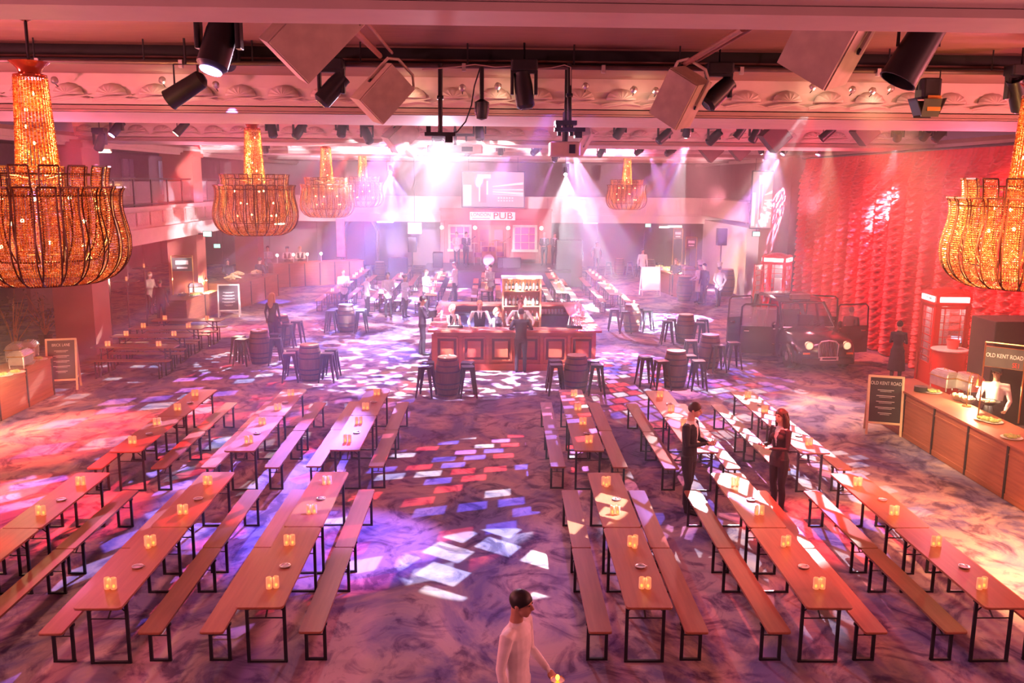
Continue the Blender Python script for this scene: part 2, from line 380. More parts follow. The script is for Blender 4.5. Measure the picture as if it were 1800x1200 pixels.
# ================================================================ the setting
XL, XR, YB = -11.0, 12.6, 48.0
ZS = 6.2
b = MB(); b.add([(-24, -3, 0), (24, -3, 0), (24, 56, 0), (-24, 56, 0)], [(0, 1, 2, 3)])
b.box((0, 26.5, -.1), (48, 59, .18)); struct('floor', b, CARP)

# ceiling: one cross-section per bay, drawn out across the hall; (Y, z) with the recess of slats, the rig slot, cornice and soffit
def bay(y0, y1):
    """recess between a soffit that ends at y0 and the next one that starts at y1"""
    return [(y0, ZS), (y0, ZS+.12), (y0+.12, ZS+.42), (y0+.12, ZS+.55), (y0+1.5, ZS+.55), (y0+1.5, ZS+.82),
            (y1-1.6, ZS+.82), (y1-1.6, ZS+.62), (y1-1.35, ZS+.62), (y1-1.35, ZS+.57), (y1-.14, ZS+.57), (y1-.14, ZS+.38), (y1-.02, ZS+.12), (y1, ZS+.12), (y1, ZS)]
CX0, CX1 = -11.4, 12.9
ends = [(-2.0, 5.84), (14.5, 17.2), (25.6, 28.3), (36.6, 39.2), (47.4, 50.2)]
for (a0, a1), (b0, b1) in zip(ends[:-1], ends[1:]):
    pr = bay(a1, b0)
    mb = MB()
    vs = [(x, y, z) for x in (CX0, CX1) for y, z in pr]; n = len(pr)
    for i in range(n-1):
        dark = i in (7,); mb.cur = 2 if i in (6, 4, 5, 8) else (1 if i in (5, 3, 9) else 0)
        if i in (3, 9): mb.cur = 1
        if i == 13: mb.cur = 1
        mb.add([vs[i], vs[i+1], vs[n+i+1], vs[n+i]], [(0, 1, 2, 3)])
    # back of the void so no light leaks in
    mb.cur = 0; mb.box(((CX0+CX1)/2, (a1+b0)/2, ZS+1.1), (CX1-CX0, b0-a1+.6, .06))
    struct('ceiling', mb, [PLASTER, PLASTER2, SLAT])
    # black strips painted in for the darkness of the open rig slot
    sl = MB(); yy = b0-1.62
    sl.box(((CX0+CX1)/2, yy, ZS+.72), (CX1-CX0, .02, .14)); sl.box(((CX0+CX1)/2, yy-.02, ZS+.56+.03), (CX1-CX0, .1, .04))
    struct('trim_1', sl, BLACK)
for i, (a0, a1) in enumerate(ends):
    mb = MB(); mb.box(((CX0+CX1)/2, (a0+a1)/2, ZS+.06), (CX1-CX0, a1-a0, .12))
    struct('ceiling', mb, PLASTER)
    if i:   # fluted lower moulding on the leading edge
        tr = MB()
        tr.box(((CX0+CX1)/2, a0-.035, ZS+.07), (CX1-CX0, .05, .06)); tr.box(((CX0+CX1)/2, a0-.03, ZS+.02), (CX1-CX0, .05, .025))
        struct('trim_2', tr, PLASTER2)
tr = MB(); tr.box(((CX0+CX1)/2, 5.58, ZS-.03), (CX1-CX0, .5, .05)); struct('trim_3', tr, PLASTER)

# shell-and-leaf plaster frieze along each cornice
def frieze(y, z0, z1, step, name, dz=1):
    mb = MB(); n = int((CX1-CX0)/step)
    for k in range(n):
        x = CX0+(k+.5)*step
        h = z1-z0
        # scallop shell: a ribbed half dome standing on the cove
        vs = []; fs = []; A, B = 15, 6; Rr_ = step*.36; zb = z0+h*.42
        for j in range(B+1):
            t = j/B
            for i in range(A):
                a = PI*i/(A-1); rib = .012*math.cos(a*14)*t
                vs.append((x+Rr_*t*math.cos(a), y-.025-.13*math.sqrt(max(0, 1-t*t*.96))+rib, zb+Rr_*.72*t*math.sin(a)))
        for j in range(B):
            for i in range(A-1): fs.append((j*A+i, (j+1)*A+i, (j+1)*A+i+1, j*A+i+1))
        n0 = [j*A for j in range(B+1)]+[j*A+A-1 for j in range(B, 0, -1)]; fs.append(tuple(n0))
        mb.add(vs, fs)
        # raking leaf scroll below it
        for s in (-1, 1):
            pts = [(x+step*(-.46+.92*t)*1.0, y-.03, z0+.02+h*.34*t if s > 0 else z0+.05+h*.12*math.sin(t*PI)) for t in [q/8 for q in range(9)]]
            mb.tube(pts, [.008+.016*math.sin(PI*q/8) for q in range(9)], 6)
        for q in range(3): t = (q+.8)/3.6; mb.ball((x+step*(-.44+.88*t), y-.03, z0+.05+h*.2*t), .026, 7, 4, (1.6, .6, .7))
    return struct(name, mb, PLASTER, smooth=True)
for i, (a0, a1) in enumerate(ends[1:4]): frieze(a0-.10, ZS+.13, ZS+.42, .66 if i == 0 else .7, 'trim_4')

# longitudinal ceiling border at the left and right, ceilings over the side balconies
mb = MB(); mb.box((CX0-.25, 26, ZS+.02), (.7, 58, .16)); mb.box((CX0-.05, 26, ZS-.1), (.12, 58, .1)); struct('trim_5', mb, PLASTER)
mb = MB(); mb.box((CX1+.25, 26, ZS+.02), (.7, 58, .16)); struct('trim_6', mb, PLASTER)
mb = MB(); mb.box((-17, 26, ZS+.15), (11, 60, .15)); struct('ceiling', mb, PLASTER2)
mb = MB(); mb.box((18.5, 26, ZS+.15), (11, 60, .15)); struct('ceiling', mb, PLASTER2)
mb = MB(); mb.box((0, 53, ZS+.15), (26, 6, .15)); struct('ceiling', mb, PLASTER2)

# walls
WALLM = mat('dark_rose_wall', (.30, .17, .16), .8, noise=(1.5, (.26, .15, .14), .4))
WALLB = mat('far_wall_panelling', (.34, .21, .20), .8, noise=(1, (.30, .18, .17), .4))
mb = MB(); mb.box((0, 55.2, 1.6), (48, .2, 3.2)); mb.box((0, 55.2, 5), (48, .2, 3.4))
for k in range(16): mb.box((-22+k*2.9, 55.07, 1.5), (.12, .08, 2.9))
struct('wall_back', mb, WALLB)
mb = MB(); mb.box((-20, 26, 3.2), (.2, 60, 6.4))
for k in range(20): mb.box((-19.87, k*2.9, 1.5), (.08, .12, 2.9))
struct('wall_left', mb, WALLM)
mb = MB(); mb.box((XR+.55, 24, 3.2), (.2, 52, 6.4)); struct('wall_right', mb, WALLM)

# balconies: slab and panelled front, left side and across the back
GRILLE = mat('gilt_grille_panel', (.62, .42, .36), .6, noise=(26, (.38, .22, .2), .9))
def balcony_left():
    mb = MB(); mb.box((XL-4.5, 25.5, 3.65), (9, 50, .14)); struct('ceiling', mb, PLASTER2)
    f = MB()
    f.box((XL-.05, 25.5, 3.28), (.3, 46, .36)); f.box((XL+.12, 25.5, 3.50), (.14, 46, .09)); f.box((XL+.16, 25.5, 3.58), (.2, 46, .05))
    f.box((XL-.05, 25.5, 3.9), (.2, 46, .62)); f.box((XL+.05, 25.5, 4.24), (.3, 46, .09))
    struct('trim_7', f, PLASTER)
    g = MB(); y = 3.0
    while y < 47:
        g.box((XL+.07, y+.5, 3.9), (.06, .92, .42)); y += 1.15
    struct('trim_8', g, GRILLE)
    r = thing('balcony_railing', 'dark balcony railing with glass panels above the left gallery front', 'railing', (XL-.1, 25, 4.28))
    MB().box((0, 0, .88), (.06, 44, .05)).box((0, 0, .06), (.05, 44, .04)).build('handrail', GUN, r)
    for k in range(30): MB().box((0, -21.8+k*1.5, .44), (.04, .05, .86)).build('post', GUN, r)
    for k in range(29):
        MB().box((0, -21.05+k*1.5, .45), (.015, 1.3, .7)).build('panel', GLASS, r)
balcony_left()
def balcony_back():
    mb = MB(); mb.box((.8, 51.7, 3.65), (24, 7, .14)); struct('ceiling', mb, PLASTER2)
    f = MB(); yb = YB
    f.box((.8, yb, 3.2), (24, .3, .4)); f.box((.8, yb-.15, 3.45), (24, .16, .08)); f.box((.8, yb, 3.9), (24, .2, .9)); f.box((.8, yb-.06, 4.32), (24, .3, .09))
    for k in range(14): f.box((-10.6+k*1.75, yb-.12, 3.9), (.1, .06, .7))
    struct('trim_9', f, PLASTER)
balcony_back()

# columns under and through the left gallery
for k, y in enumerate((25.55, 34.75, 43.9)):
    mb = MB(); mb.box((XL-.55, y, 3.1), (1.1, 1.1, 6.2)); mb.box((XL-.55, y, .12), (1.18, 1.18, .24)); mb.box((XL-.55, y, 3.05), (1.16, 1.16, .1)); mb.box((XL-.55, y, 6.05), (1.25, 1.25, .14))
    struct('column', mb, COLM)
# mirrored shop-front panels and dim booths beyond the left columns
MIRR = mat('smoked_mirror', (.25, .22, .26), .12, metal=.9)
for k, (y, w_) in enumerate(((29.5, .35), (38.2, .35), (21.5, .35))):
    mb = MB(); mb.box((XL-1.7, y, 1.6), (.5, w_, 3.2)); struct('column', mb, MIRR)
mb = MB()
for y in (24, 30, 36, 42): mb.box((-17.5, y, 1.5), (.15, 3.4, 3.0))
struct('wall_left_inner', mb, WALLM)
PANE = mat('pale_blue_pane', (.35, .35, .5), .3)
for y, z in ((30.7, 5.2), (33.1, 5.2), (37.8, 5.2), (42, 5.2)):
    w_ = MB(); w_.box((-14.8, y, z), (.08, 1.1, 1.5)); w_.box((-14.74, y, z), (.06, .06, 1.5)); w_.box((-14.74, y, z), (.06, 1.1, .06))
    struct('window_1', w_, [PANE])
mb = MB(); mb.box((-14.9, 26, 5.2), (.1, 50, 2.0)); struct('wall_upper_left', mb, mat('aubergine_wall', (.14, .06, .08), .8))

# swagged red curtain along the right-hand side
def curtain():
    y0, y1 = 12.0, 35.2; zt, zb = 6.12, .02; colw = 1.0; n = int((y1-y0)/colw)
    NU, NZ = 16, 400; vs = []; fs = []; row = n*NU+1
    for k in range(NZ+1):
        z = zb+(zt-zb)*k/NZ
        for i in range(row):
            u = i/NU; c = u-math.floor(u); s = math.sin(PI*c)      # 0 at the gathers, 1 mid festoon
            ph = (z+.42*s*1.0+.06*math.sin(7*math.floor(u)))/.235
            fr = ph-math.floor(ph)
            fold = (1-fr)**1.2*s**.7
            d = .30*s**.6+.17*fold+.02*math.sin(2*PI*ph*2)*s
            edge = .05*math.exp(-(c/.05)**2)+.05*math.exp(-((1-c)/.05)**2)
            if z > 5.35: q = (z-5.35)/.77; d = d*(1-q)+.1*q+.04*math.sin(u*PI*8)*q
            vs.append((XR-d+edge, y0+u*colw, z))
    for k in range(NZ):
        for i in range(row-1): a = k*row+i; fs.append((a, a+row, a+row+1, a+1))
    mb = MB(); mb.add(vs, fs)
    o = mb.build('stage_curtain', SATIN, smooth=False)
    o.data.polygons.foreach_set('use_smooth', [True]*len(o.data.polygons))
    tag(o, 'tall red satin curtain in ruched vertical swags along the right wall', 'curtain')
    md = o.modifiers.new('thickness', 'SOLIDIFY'); md.thickness = .012
    r = MB(); r.cyl((XR-.12, 4, 6.16), (XR-.12, 35.4, 6.16), .03)
    tag(r.build('curtain_rail', DARK), 'dark rail that carries the red swagged curtain', 'curtain rail')
curtain()
# dark return wall beyond the curtain, and the block of wall that carries the right-hand screen
mb = MB(); mb.box((XR+.1, 37.2, 3.1), (1.2, 3.8, 6.2)); struct('wall_right_return', mb, mat('deep_red_wall', (.16, .035, .045), .8))
mb = MB(); mb.box((XR+.3, 44, 3.9), (2.6, 9.5, .9)); mb.box((XR+.3, 44, 1.6), (2.2, 8.2, 3.2)); struct('wall_right_gallery', mb, PLASTER)
# ================================================================ beer tables and benches
def leg_frame(mb, w_, h, x=0, foot=True):
    """U-shaped folding steel leg pair in the plane across the top"""
    for s in (-1, 1): mb.box((s*(w_/2), x, h/2), (.035, .025, h))
    mb.box((0, x, .012), (w_+.035, .03, .024)); mb.box((0, x, h-.02), (w_+.06, .035, .025))
def make_table(name='beer_table', L_=2.2, W_=.5, hz=.77):
    t = thing(name, 'long pine beer table', 'table')
    MB().box((0, 0, hz-.014), (W_, L_, .028), bev=.05).build('tabletop', WOOD, t)
    for s in (-1, 1):
        mb = MB(); leg_frame(mb, W_-.1, hz-.03, 0); mb.build('leg_frame', DARK, t, loc=(0, s*(L_/2-.26), 0))
        br = MB(); br.tube([(0, s*(L_/2-.26), .52), (0, s*(L_/2-.55), hz-.05)], .011, 6); br.box((0, s*(L_/2-.26), .52), (W_-.12, .012, .012))
        br.tube([(-.18, s*(L_/2-.26), hz-.16), (-.04, s*(L_/2-.27), hz-.04)], .008, 5); br.tube([(.18, s*(L_/2-.26), hz-.16), (.04, s*(L_/2-.27), hz-.04)], .008, 5)
        br.build('brace', DARK, t)
    return t
def make_bench(name='bench', L_=2.2, W_=.25, hz=.48):
    t = thing(name, 'long pine bench', 'bench')
    MB().box((0, 0, hz-.014), (W_, L_, .028), bev=.03).build('seat', WOOD, t)
    for s in (-1, 1):
        mb = MB(); leg_frame(mb, W_-.05, hz-.03, 0); mb.build('leg_frame', DARK, t, loc=(0, s*(L_/2-.28), 0))
        br = MB(); br.tube([(0, s*(L_/2-.28), .30), (0, s*(L_/2-.52), hz-.05)], .009, 6); br.box((0, s*(L_/2-.28), .30), (W_-.07, .01, .01))
        br.build('brace', DARK, t)
    return t
TABLE, BENCH = make_table(), make_bench()
WAX = None
def wax_mat():
    m = bpy.data.materials.new('frosted_candle_wax'); m.use_nodes = True; N = m.node_tree.nodes; L = m.node_tree.links
    N.remove(N['Principled BSDF']); out = N['Material Output']
    a = N.new('ShaderNodeBsdfTransparent'); a.inputs[0].default_value = (1, .78, .62, 1); d = N.new('ShaderNodeBsdfDiffuse'); d.inputs[0].default_value = (.85, .62, .52, 1)
    e = N.new('ShaderNodeEmission'); e.inputs[0].default_value = (1, .33, .12, 1); e.inputs[1].default_value = .16
    m1 = N.new('ShaderNodeMixShader'); m1.inputs[0].default_value = .6; L.new(a.outputs[0], m1.inputs[1]); L.new(d.outputs[0], m1.inputs[2])
    ad = N.new('ShaderNodeAddShader'); L.new(m1.outputs[0], ad.inputs[0]); L.new(e.outputs[0], ad.inputs[1]); L.new(ad.outputs[0], out.inputs[0])
    m.cycles.emission_sampling = 'NONE'; return m
WAX = wax_mat()
def make_candle():
    t = thing('candle', 'candle', 'candle')
    MB().lathe([(.031, 0), (.033, .01), (.033, .122), (.029, .128), (.026, .12), (.024, .112)], n=14).build('wax', WAX, t, smooth=True)
    MB().ball((0, 0, .03), .015, 10, 8, (1, 1, 1.3)).build('flame', FLAME, t, smooth=True)
    return t
CANDLE = make_candle()
def make_ashtray():
    mb = MB(); mb.lathe([(.045, 0), (.06, .004), (.065, .02), (.058, .02), (.05, .008), (.0005, .008)], n=14)
    mb.tube([(-.05, 0, .02), (-.02, .01, .03), (.03, -.005, .026), (.08, .0, .012)], [.005, .008, .008, .004], 6)
    return mb.build('bottle_opener', CHROME, smooth=True)
OPENER = tag(make_ashtray(), 'bottle opener', 'bottle opener')

ORD = ['first', 'second', 'third', 'fourth', 'fifth', 'sixth', 'seventh']
def cluster(p, ang, n, where, s=1.0, light=False):
    d = Vector((math.cos(ang), math.sin(ang), 0))
    names = ['left', 'right', 'nearest']
    if n == 1: names = ['single']
    for i in range(n):
        q = p+(d*(-.036 if i == 0 else .036) if i < 2 and n > 1 else Vector((0, 0, 0)))
        if i == 2: q = p-Vector((-math.sin(ang), math.cos(ang), 0))*.065
        if i == 1: q = q+Vector((0, .012, 0))
        place(CANDLE, q, random.random()*6, wordy(f'{names[i]} frosted glowing candle, '+where), 'glowing candles on the long tables')
    if light: point(p+Vector((0, -.02, .13)), .13, (1, .38, .1), .03)
def wordy(s): return ' '.join(s.split()[:16])
def table_set(x, y, rz, where, cand=((-.62, 2), (.42, 2)), light=False, bl=True, br=True, off=.52, opener=True, cn=None):
    """table centre x, y; rz turns its long axis from Y"""
    place(TABLE, (x, y, 0), rz, wordy(f'long pine beer table, {where}'), 'beer tables')
    ux = Vector((math.cos(rz), math.sin(rz), 0)); uy = Vector((-math.sin(rz), math.cos(rz), 0)); p0 = Vector((x, y, 0))
    for s, on in ((-1, bl), (1, br)):
        if on:
            q = p0+ux*s*off+uy*.02
            place(BENCH, (q.x, q.y, 0), rz+random.uniform(-.008, .008), wordy(f'pine bench on the {"left" if s < 0 else "right"} of the table, {where}'), 'beer benches')
    for k, (dy, n) in enumerate(cand):
        p = p0+uy*dy+ux*random.uniform(-.05, .05)+Vector((0, 0, .771))
        cluster(p, random.uniform(-.3, .3), n, f'{"near" if k == 0 else "far"} pair, {where}', light=light)
    if opener:
        p = p0+uy*(-.1)+ux*.05; place(OPENER, (p.x, p.y, .771), random.random()*3, wordy(f'small steel bottle opener, {where}'), 'bottle openers')
# rows measured from the photograph: near-left corner of each run of two tables, its bearing
RUNS = [  # name, x, y(near end), angle, block
    ('L1', -6.163, 8.70, -.0075), ('L2', -4.296, 8.72, -.0038), ('L3', -2.616, 8.72, .006), ('R1', 1.498, 8.66, .019), ('R2', 3.415, 8.63, .016), ('R3', 5.323, 8.61, .006)]
RUNB = [('L1b', -6.168, 14.17, -.006), ('L2b', -4.31, 14.2, 0.0), ('L3b', -2.585, 14.25, .011), ('R1b', 1.499, 14.2, .02), ('R2b', 3.40, 14.1, .008), ('R3b', 5.271, 14.05, -.002)]
rowname = ['far left row', 'second left row', 'row left of aisle', 'row right of aisle', 'second right row', 'far right row']
for blk, runs in enumerate((RUNS, RUNB)):
    for i, (nm, x, y, a) in enumerate(runs):
        for k in range(2):
            yy = y+1.1+2.215*k; xx = x+.25+math.sin(a)*(1.1+2.2*k)
            wh = f'{rowname[i]}, '+(['nearest the camera', 'second from camera'] if blk == 0 else ['third from camera', 'fourth from camera'])[k]
            nc = 3 if (nm, k) in (('R1', 0), ('L2', 0), ('R1', 1)) else 2
            cand = ((-.65, 2), (.52, nc if blk == 0 else 2))
            table_set(xx, yy, -a, wh, cand, light=(blk == 0))
# far block behind the bar
fr = [(-6.35, 35.0), (-4.25, 34.9), (-2.4, 34.6), (-.2, 36.0), (2.9, 35.4), (5.0, 35.0)]
for i, (x, y) in enumerate(fr):
    for k in range(4):
        yy = y+1.1+2.22*k+(.9 if k > 1 else 0)
        wh = f'{rowname[i]}, {ORD[k]} behind the bar'
        table_set(x+.25+.01*k, yy, -.006, wh, ((-.6, 2), (.5, 2)), opener=False)
# four tables standing crosswise by the left columns
for k, (y, xc) in enumerate(((23.6, -9.35), (25.2, -9.5), (26.6, -9.55), (28.15, -9.45))):
    wh = f'{ORD[k]} crosswise table by the columns'
    table_set(xc, y, PI/2, wh, ((-.62, 2), (.72, 2)), opener=False, off=.5)

# ================================================================ barrels and steel stools
def make_barrel():
    t = thing('barrel', 'barrel', 'barrel')
    pr = [(.235+.075*math.sin(PI*(k/12)), .95*k/12) for k in range(13)]
    MB().lathe(pr, n=26).build('staves', BARREL, t, smooth=True)
    MB().lathe([(.236, .951), (.238, .965), (.2, .966), (.0005, .966)], n=26).build('top', BTOP, t, smooth=True)
    for z in (.05, .2, .33, .62, .76, .9):
        r = .235+.075*math.sin(PI*z/.95)+.003; MB().lathe([(r, z-.018), (r+.003, z-.012), (r+.003, z+.012), (r, z+.018)], n=26, cap=False).build('hoop', GUN, t, smooth=True)
    return t
def make_stool(hz=.76):
    t = thing('bar_stool', 'stool', 'stool')
    s = MB(); s.box((0, 0, hz-.012), (.31, .31, .024), bev=.04); s.box((0, 0, hz-.045), (.30, .30, .05), bev=.035); s.lathe([(.02, hz+.001), (.02, hz+.002)], n=8)
    s.build('seat', GUN, t)
    for sx in (-1, 1):
        for sy in (-1, 1):
            l = MB(); top = (sx*.135, sy*.135); bot = (sx*.205, sy*.205)
            vs = []
            for (c, wv, z) in ((top, .075, hz-.02), (((top[0]*.6+bot[0]*.4), (top[1]*.6+bot[1]*.4)), .05, hz*.55), (bot, .022, 0)):
                x, y = c; vs += [(x+sx*.012, y+sy*.012, z), (x-sx*wv, y+sy*.012, z), (x-sx*wv, y+sy*.004, z), (x, y, z), (x+sx*.004, y-sy*wv, z), (x+sx*.012, y-sy*wv, z)]
            fs = []
            for r in range(2):
                for i in range(6): fs.append((r*6+i, r*6+(i+1) % 6, r*6+6+(i+1) % 6, r*6+6+i))
            fs += [tuple(range(6)), tuple(range(12, 18))]
            l.add(vs, fs); l.build('leg', GUN, t)
    r = MB(); z = .27; q = .175
    for a, b_ in (((-q, -q), (q, -q)), ((q, -q), (q, q)), ((q, q), (-q, q)), ((-q, q), (-q, -q))): r.cyl((*a, z), (*b_, z), .007, n=6)
    r.build('footrest', GUN, t)
    return t
BAR_, STOOL = make_barrel(), make_stool()
BG = [  # pixel of the barrel's foot centre, words, stools at (dx, dy)
    (787, 694, 'left of centre in front of the bar', ((-.52, -.16), (-.50, .34), (.5, -.16), (.48, .34)), .95),
    (1012, 690, 'in front of the right end of the bar', ((-.52, -.16), (-.50, .34), (.5, -.16), (.46, .34)), .95),
    (546, 668, 'standing alone between the left tables and the bar', ((-.5, -.14), (-.5, .3), (.48, -.14), (.5, .36)), 1),
    (458, 638, 'nearest of the left group, splashed with white light', ((-.62, .1), (-.42, -.3), (.5, -.2), (.3, .55)), .95),
    (494, 606, 'beside the seated blonde woman', ((.5, .1), (-.1, .62), (.35, -.5)), 1),
    (609, 583, 'left of the waiting staff', ((-.5, -.1), (-.45, .3), (.5, -.1), (.52, .25)), 1),
    (1186, 680, 'nearest of the four right of the bar', ((-.75, .2), (-.42, -.3), (.52, -.28), (.45, .4)), 1),
    (1246, 646, 'second nearest right of the bar', ((.65, -.1), (-.5, .2), (.1, -.52)), 1),
    (1204, 603, 'in front of the taxi with blue light on its side', ((-.62, -.1), (-.4, .35), (.62, .3), (.35, -.4)), 1),
    (1110, 582, 'farthest of those right of the bar, candle on top', ((-.6, .2), (-.28, -.35), (.55, 0), (.3, .5)), 1),
    (1142, 486, 'far back before the rear wall', ((-.6, 0), (.6, 0), (.35, .4)), 1),
    (1088, 484, 'far back left of the food counter', ((-.6, 0), (.6, 0)), 1),
    (668, 492, 'far back in front of the loudspeaker', ((-.6, 0), (.6, 0)), 1)]
rel = {True: 'left', False: 'right'}
for i, (px, py, wh, st, s) in enumerate(BG):
    p = G(px, py)
    place(BAR_, p, random.random(), f'upright oak barrel table {wh}', 'barrel tables')
    for k, (dx, dy) in enumerate(st):
        side = ('left' if dx < -.05 else 'right')+(' near' if dy < .1 else ' far') if abs(dx) > .3 else ('front' if dy < 0 else 'rear')
        place(STOOL, (p.x+dx, p.y+dy, 0), random.uniform(-.2, .2), wordy(f'gunmetal bar stool, {side} side of the barrel {wh}'), 'gunmetal bar stools')
pc = G(1110, 582); place(CANDLE, (pc.x+.05, pc.y, .967), 0, 'white candle on the farthest barrel right of the bar')

# ================================================================ the square island bar
def bar():
    pL, pR = G(762, 651), G(1046, 651); y0 = (pL.y+pR.y)/2; x0, x1 = pL.x, pR.x; ht = 1.12; D_ = 5.6
    t = thing('island_bar', 'large square mahogany bar with panelled front in mid hall', 'bar', ((x0+x1)/2, y0, 0))
    w_ = x1-x0; hw = w_/2
    f = MB(); f.box((0, .12, ht/2), (w_, .1, ht-.06)); f.box((0, .04, .09), (w_+.06, .1, .18)); f.box((0, .05, ht-.1), (w_, .06, .08))
    f.build('front_panel', BARW, t)
    n = 6; pw = w_/n
    for k in range(n):
        cx = -hw+pw*(k+.5); p = MB(); a, h0, h1, th = pw*.38, .27, ht-.2, .022; p.box((cx-pw/2, .045, ht/2), (.09, .06, ht-.2))
        for s in (-1, 1): p.box((cx+s*a, .045, (h0+h1)/2), (.05, .06, h1-h0)); 
        p.box((cx, .045, h0), (2*a, .06, .05)); p.box((cx, .045, h1), (2*a, .06, .05)); p.box((cx, .05, (h0+h1)/2), (2*a-.2, .05, h1-h0-.2)); p.cur = 1; p.box((cx, .068, (h0+h1)/2), (2*a, .006, h1-h0)); p.build('raised_panel', [BARW, mat('mahogany_groove_shade', (.12, .02, .015), .5)], t)  # dark backing paints shade into the panel grooves
    for s in (-1, 1): MB().box((s*(hw-.05), D_/2, ht/2), (.1, D_, ht-.06)).build('side_panel', BARW, t)
    MB().box((0, D_-.05, ht/2), (w_, .1, ht-.06)).build('rear_panel', BARW, t)
    c = MB(); e = .14; d_ = .62
    c.box((0, d_/2-e, ht), (w_+2*e, d_, .06)); c.box((0, D_-d_/2+e, ht), (w_+2*e, d_, .06))
    for s in (-1, 1): c.box((s*(hw+e-d_/2), D_/2, ht), (d_, D_-1.0, .06))
    c.build('counter_top', wood_mat('polished_mahogany', (.42, .10, .07), (.33, .07, .05), (1, 10, 1), .22), t)
    # under-counter cabinets and fridges inside, seen over the counter
    for k, (cx, cw) in enumerate(((-1.35, 1.9), (.4, .9), (1.75, 1.9))):
        q = MB(); q.box((cx, D_-.75, .45), (cw, .5, .9)); q.build('back_cabinet', mat('dark_fridge', (.04, .035, .06), .3), t)
        q = MB(); q.box((cx, D_-1.01, .6), (cw-.1, .02, .5)); q.build('fridge_door', mat('blue_lit_glass', (.12, .10, .25), .15), t)
    return t, (x0+x1)/2, y0, w_, ht
BARO, bx0, by0, bw, bh = bar()
def bottle_proto(name, body, r=.037, h=.3, label=True):
    t = thing(name, 'bottle', 'bottle')
    MB().lathe([(r*.9, 0), (r, .008), (r, h*.6), (r*.8, h*.68), (r*.38, h*.78), (r*.36, h*.97), (r*.42, h*.975), (r*.42, h)], n=12).build('glass', body, t, smooth=True)
    if label: MB().lathe([(r+.001, h*.18), (r+.0015, h*.19), (r+.0015, h*.46), (r+.001, h*.47)], n=12, cap=False).build('paper_label', WHITE, t, smooth=True)
    MB().lathe([(r*.44, h*.86), (r*.46, h*1.002), (r*.1, h*1.004)], n=10).build('cap', mat('foil_cap', (.3, .05, .05), .4), t)
    return t
BOT_D = bottle_proto('wine_bottle', mat('dark_green_glass', (.03, .035, .02), .12, spec=.7))
BOT_C = bottle_proto('spirit_bottle', mat('pale_glass', (.55, .6, .55), .1, alpha=.75), .042, .28)
def back_bar():
    p = V(917, 566, by0+2.6); x = p.x; y = by0+2.9; W_ = 1.15; z1 = 2.3; D_ = .4
    t = thing('bottle_shelf', 'tall pine back-bar shelf of bottles with lit top in the bar', 'shelf', (x, y, 0))
    P = wood_mat('pale_pine', (.62, .32, .16), (.52, .25, .12), (1, 1, 10), .5)
    for s in (-1, 1): MB().box((s*W_/2, 0, z1/2), (.05, D_, z1)).build('side_panel', P, t)
    for z in (.5, .95, 1.42, 1.88): MB().box((0, 0, z), (W_-.06, D_-.02, .03)).build('shelf_board', P, t)
    MB().box((0, D_/2-.01, z1/2), (W_, .02, z1)).build('back_panel', P, t)
    MB().box((0, 0, z1), (W_+.1, D_+.08, .06)).build('top_board', WHITE, t)
    for k in range(3): MB().lathe([(.05, 0), (.06, -.02), (.0005, -.025)], c=(-.35+.35*k, -.05, z1-.035), n=12).build('spotlight', LENSW, t)
    for k in range(3): spot((x-.35+.35*k, y-.06, z1-.08), (x-.35+.35*k, y-.12, 1.0), 100, 18, (1, .75, .5), .6, .03)
    col = ['dark', 'pale', 'dark', 'pale', 'dark', 'dark', 'pale', 'dark', 'dark', 'pale']
    for z, n in ((1.896, 10), (1.436, 9), (.966, 8)):
        for k in range(n):
            bx = x-W_/2+.1+(W_-.2)*k/(n-1)
            pr = BOT_D if (k*7+int(z*10)) % 5 < 3 else BOT_C
            sh = {1.896: 'top', 1.436: 'middle', .966: 'lowest'}[z]
            place(pr, (bx, y-.09+random.uniform(-.02, .04), z), 0, wordy(f'{"dark wine" if pr is BOT_D else "clear spirit"} bottle, {ORD[k] if k < 7 else ["eighth", "ninth", "tenth"][k-7]} from the left on the {sh} back-bar shelf'), 'bottles on the back-bar shelf')
back_bar()
def make_glass():
    mb = MB(); mb.lathe([(.03, 0), (.036, .002), (.04, .14), (.037, .14), (.033, .01), (.0005, .01)], n=10); return mb.build('glass_tumbler', mat('clear_glass', (.85, .85, .95), .05, alpha=.45), smooth=True)
GL = tag(make_glass(), 'glass', 'glass')
for k in range(16):
    place(GL, (bx0+.95+(k % 8)*.11, by0+4.7+(k//8)*.12, .9), 0, 'clear glass tumbler stacked on the dark cabinet inside the bar', 'tumblers inside the bar')
for k in range(6): place(GL, (bx0+2.1+.1*(k % 2), by0+2.2+k*.5, bh+.031), 0, wordy(f'clear glass on the right counter of the bar, {ORD[k]} from the front'), 'glasses on the bar counter')
for k in range(4): place(GL, (bx0-2.15, by0+2.2+k*.5, bh+.031), 0, wordy(f'clear glass on the left counter of the bar, {ORD[k]} from the front'), 'glasses on the bar counter')
def garnish(px, py, words, n=6):
    p = V(px, py, by0+.35); p.z = bh+.03
    t = thing('drinks_station', words, 'drinks station', p)
    MB().box((0, 0, .04), (.42, .3, .08), bev=.02).build('tray', mat('black_plastic', (.02, .02, .02), .4), t)
    for k in range(n):
        q = MB(); a = -.16+.32*k/(n-1); q.cyl((a, random.uniform(-.08, .08), .06), (a+random.uniform(-.06, .06), random.uniform(-.08, .08), .28+random.random()*.08), .025, .012, 8)
        q.build('tool', CHROME if k % 2 else CLOTH, t)
garnish(800, 566, 'drinks tools and napkins at the left of the bar'); garnish(1010, 562, 'ice tools and shakers at the right of the bar')
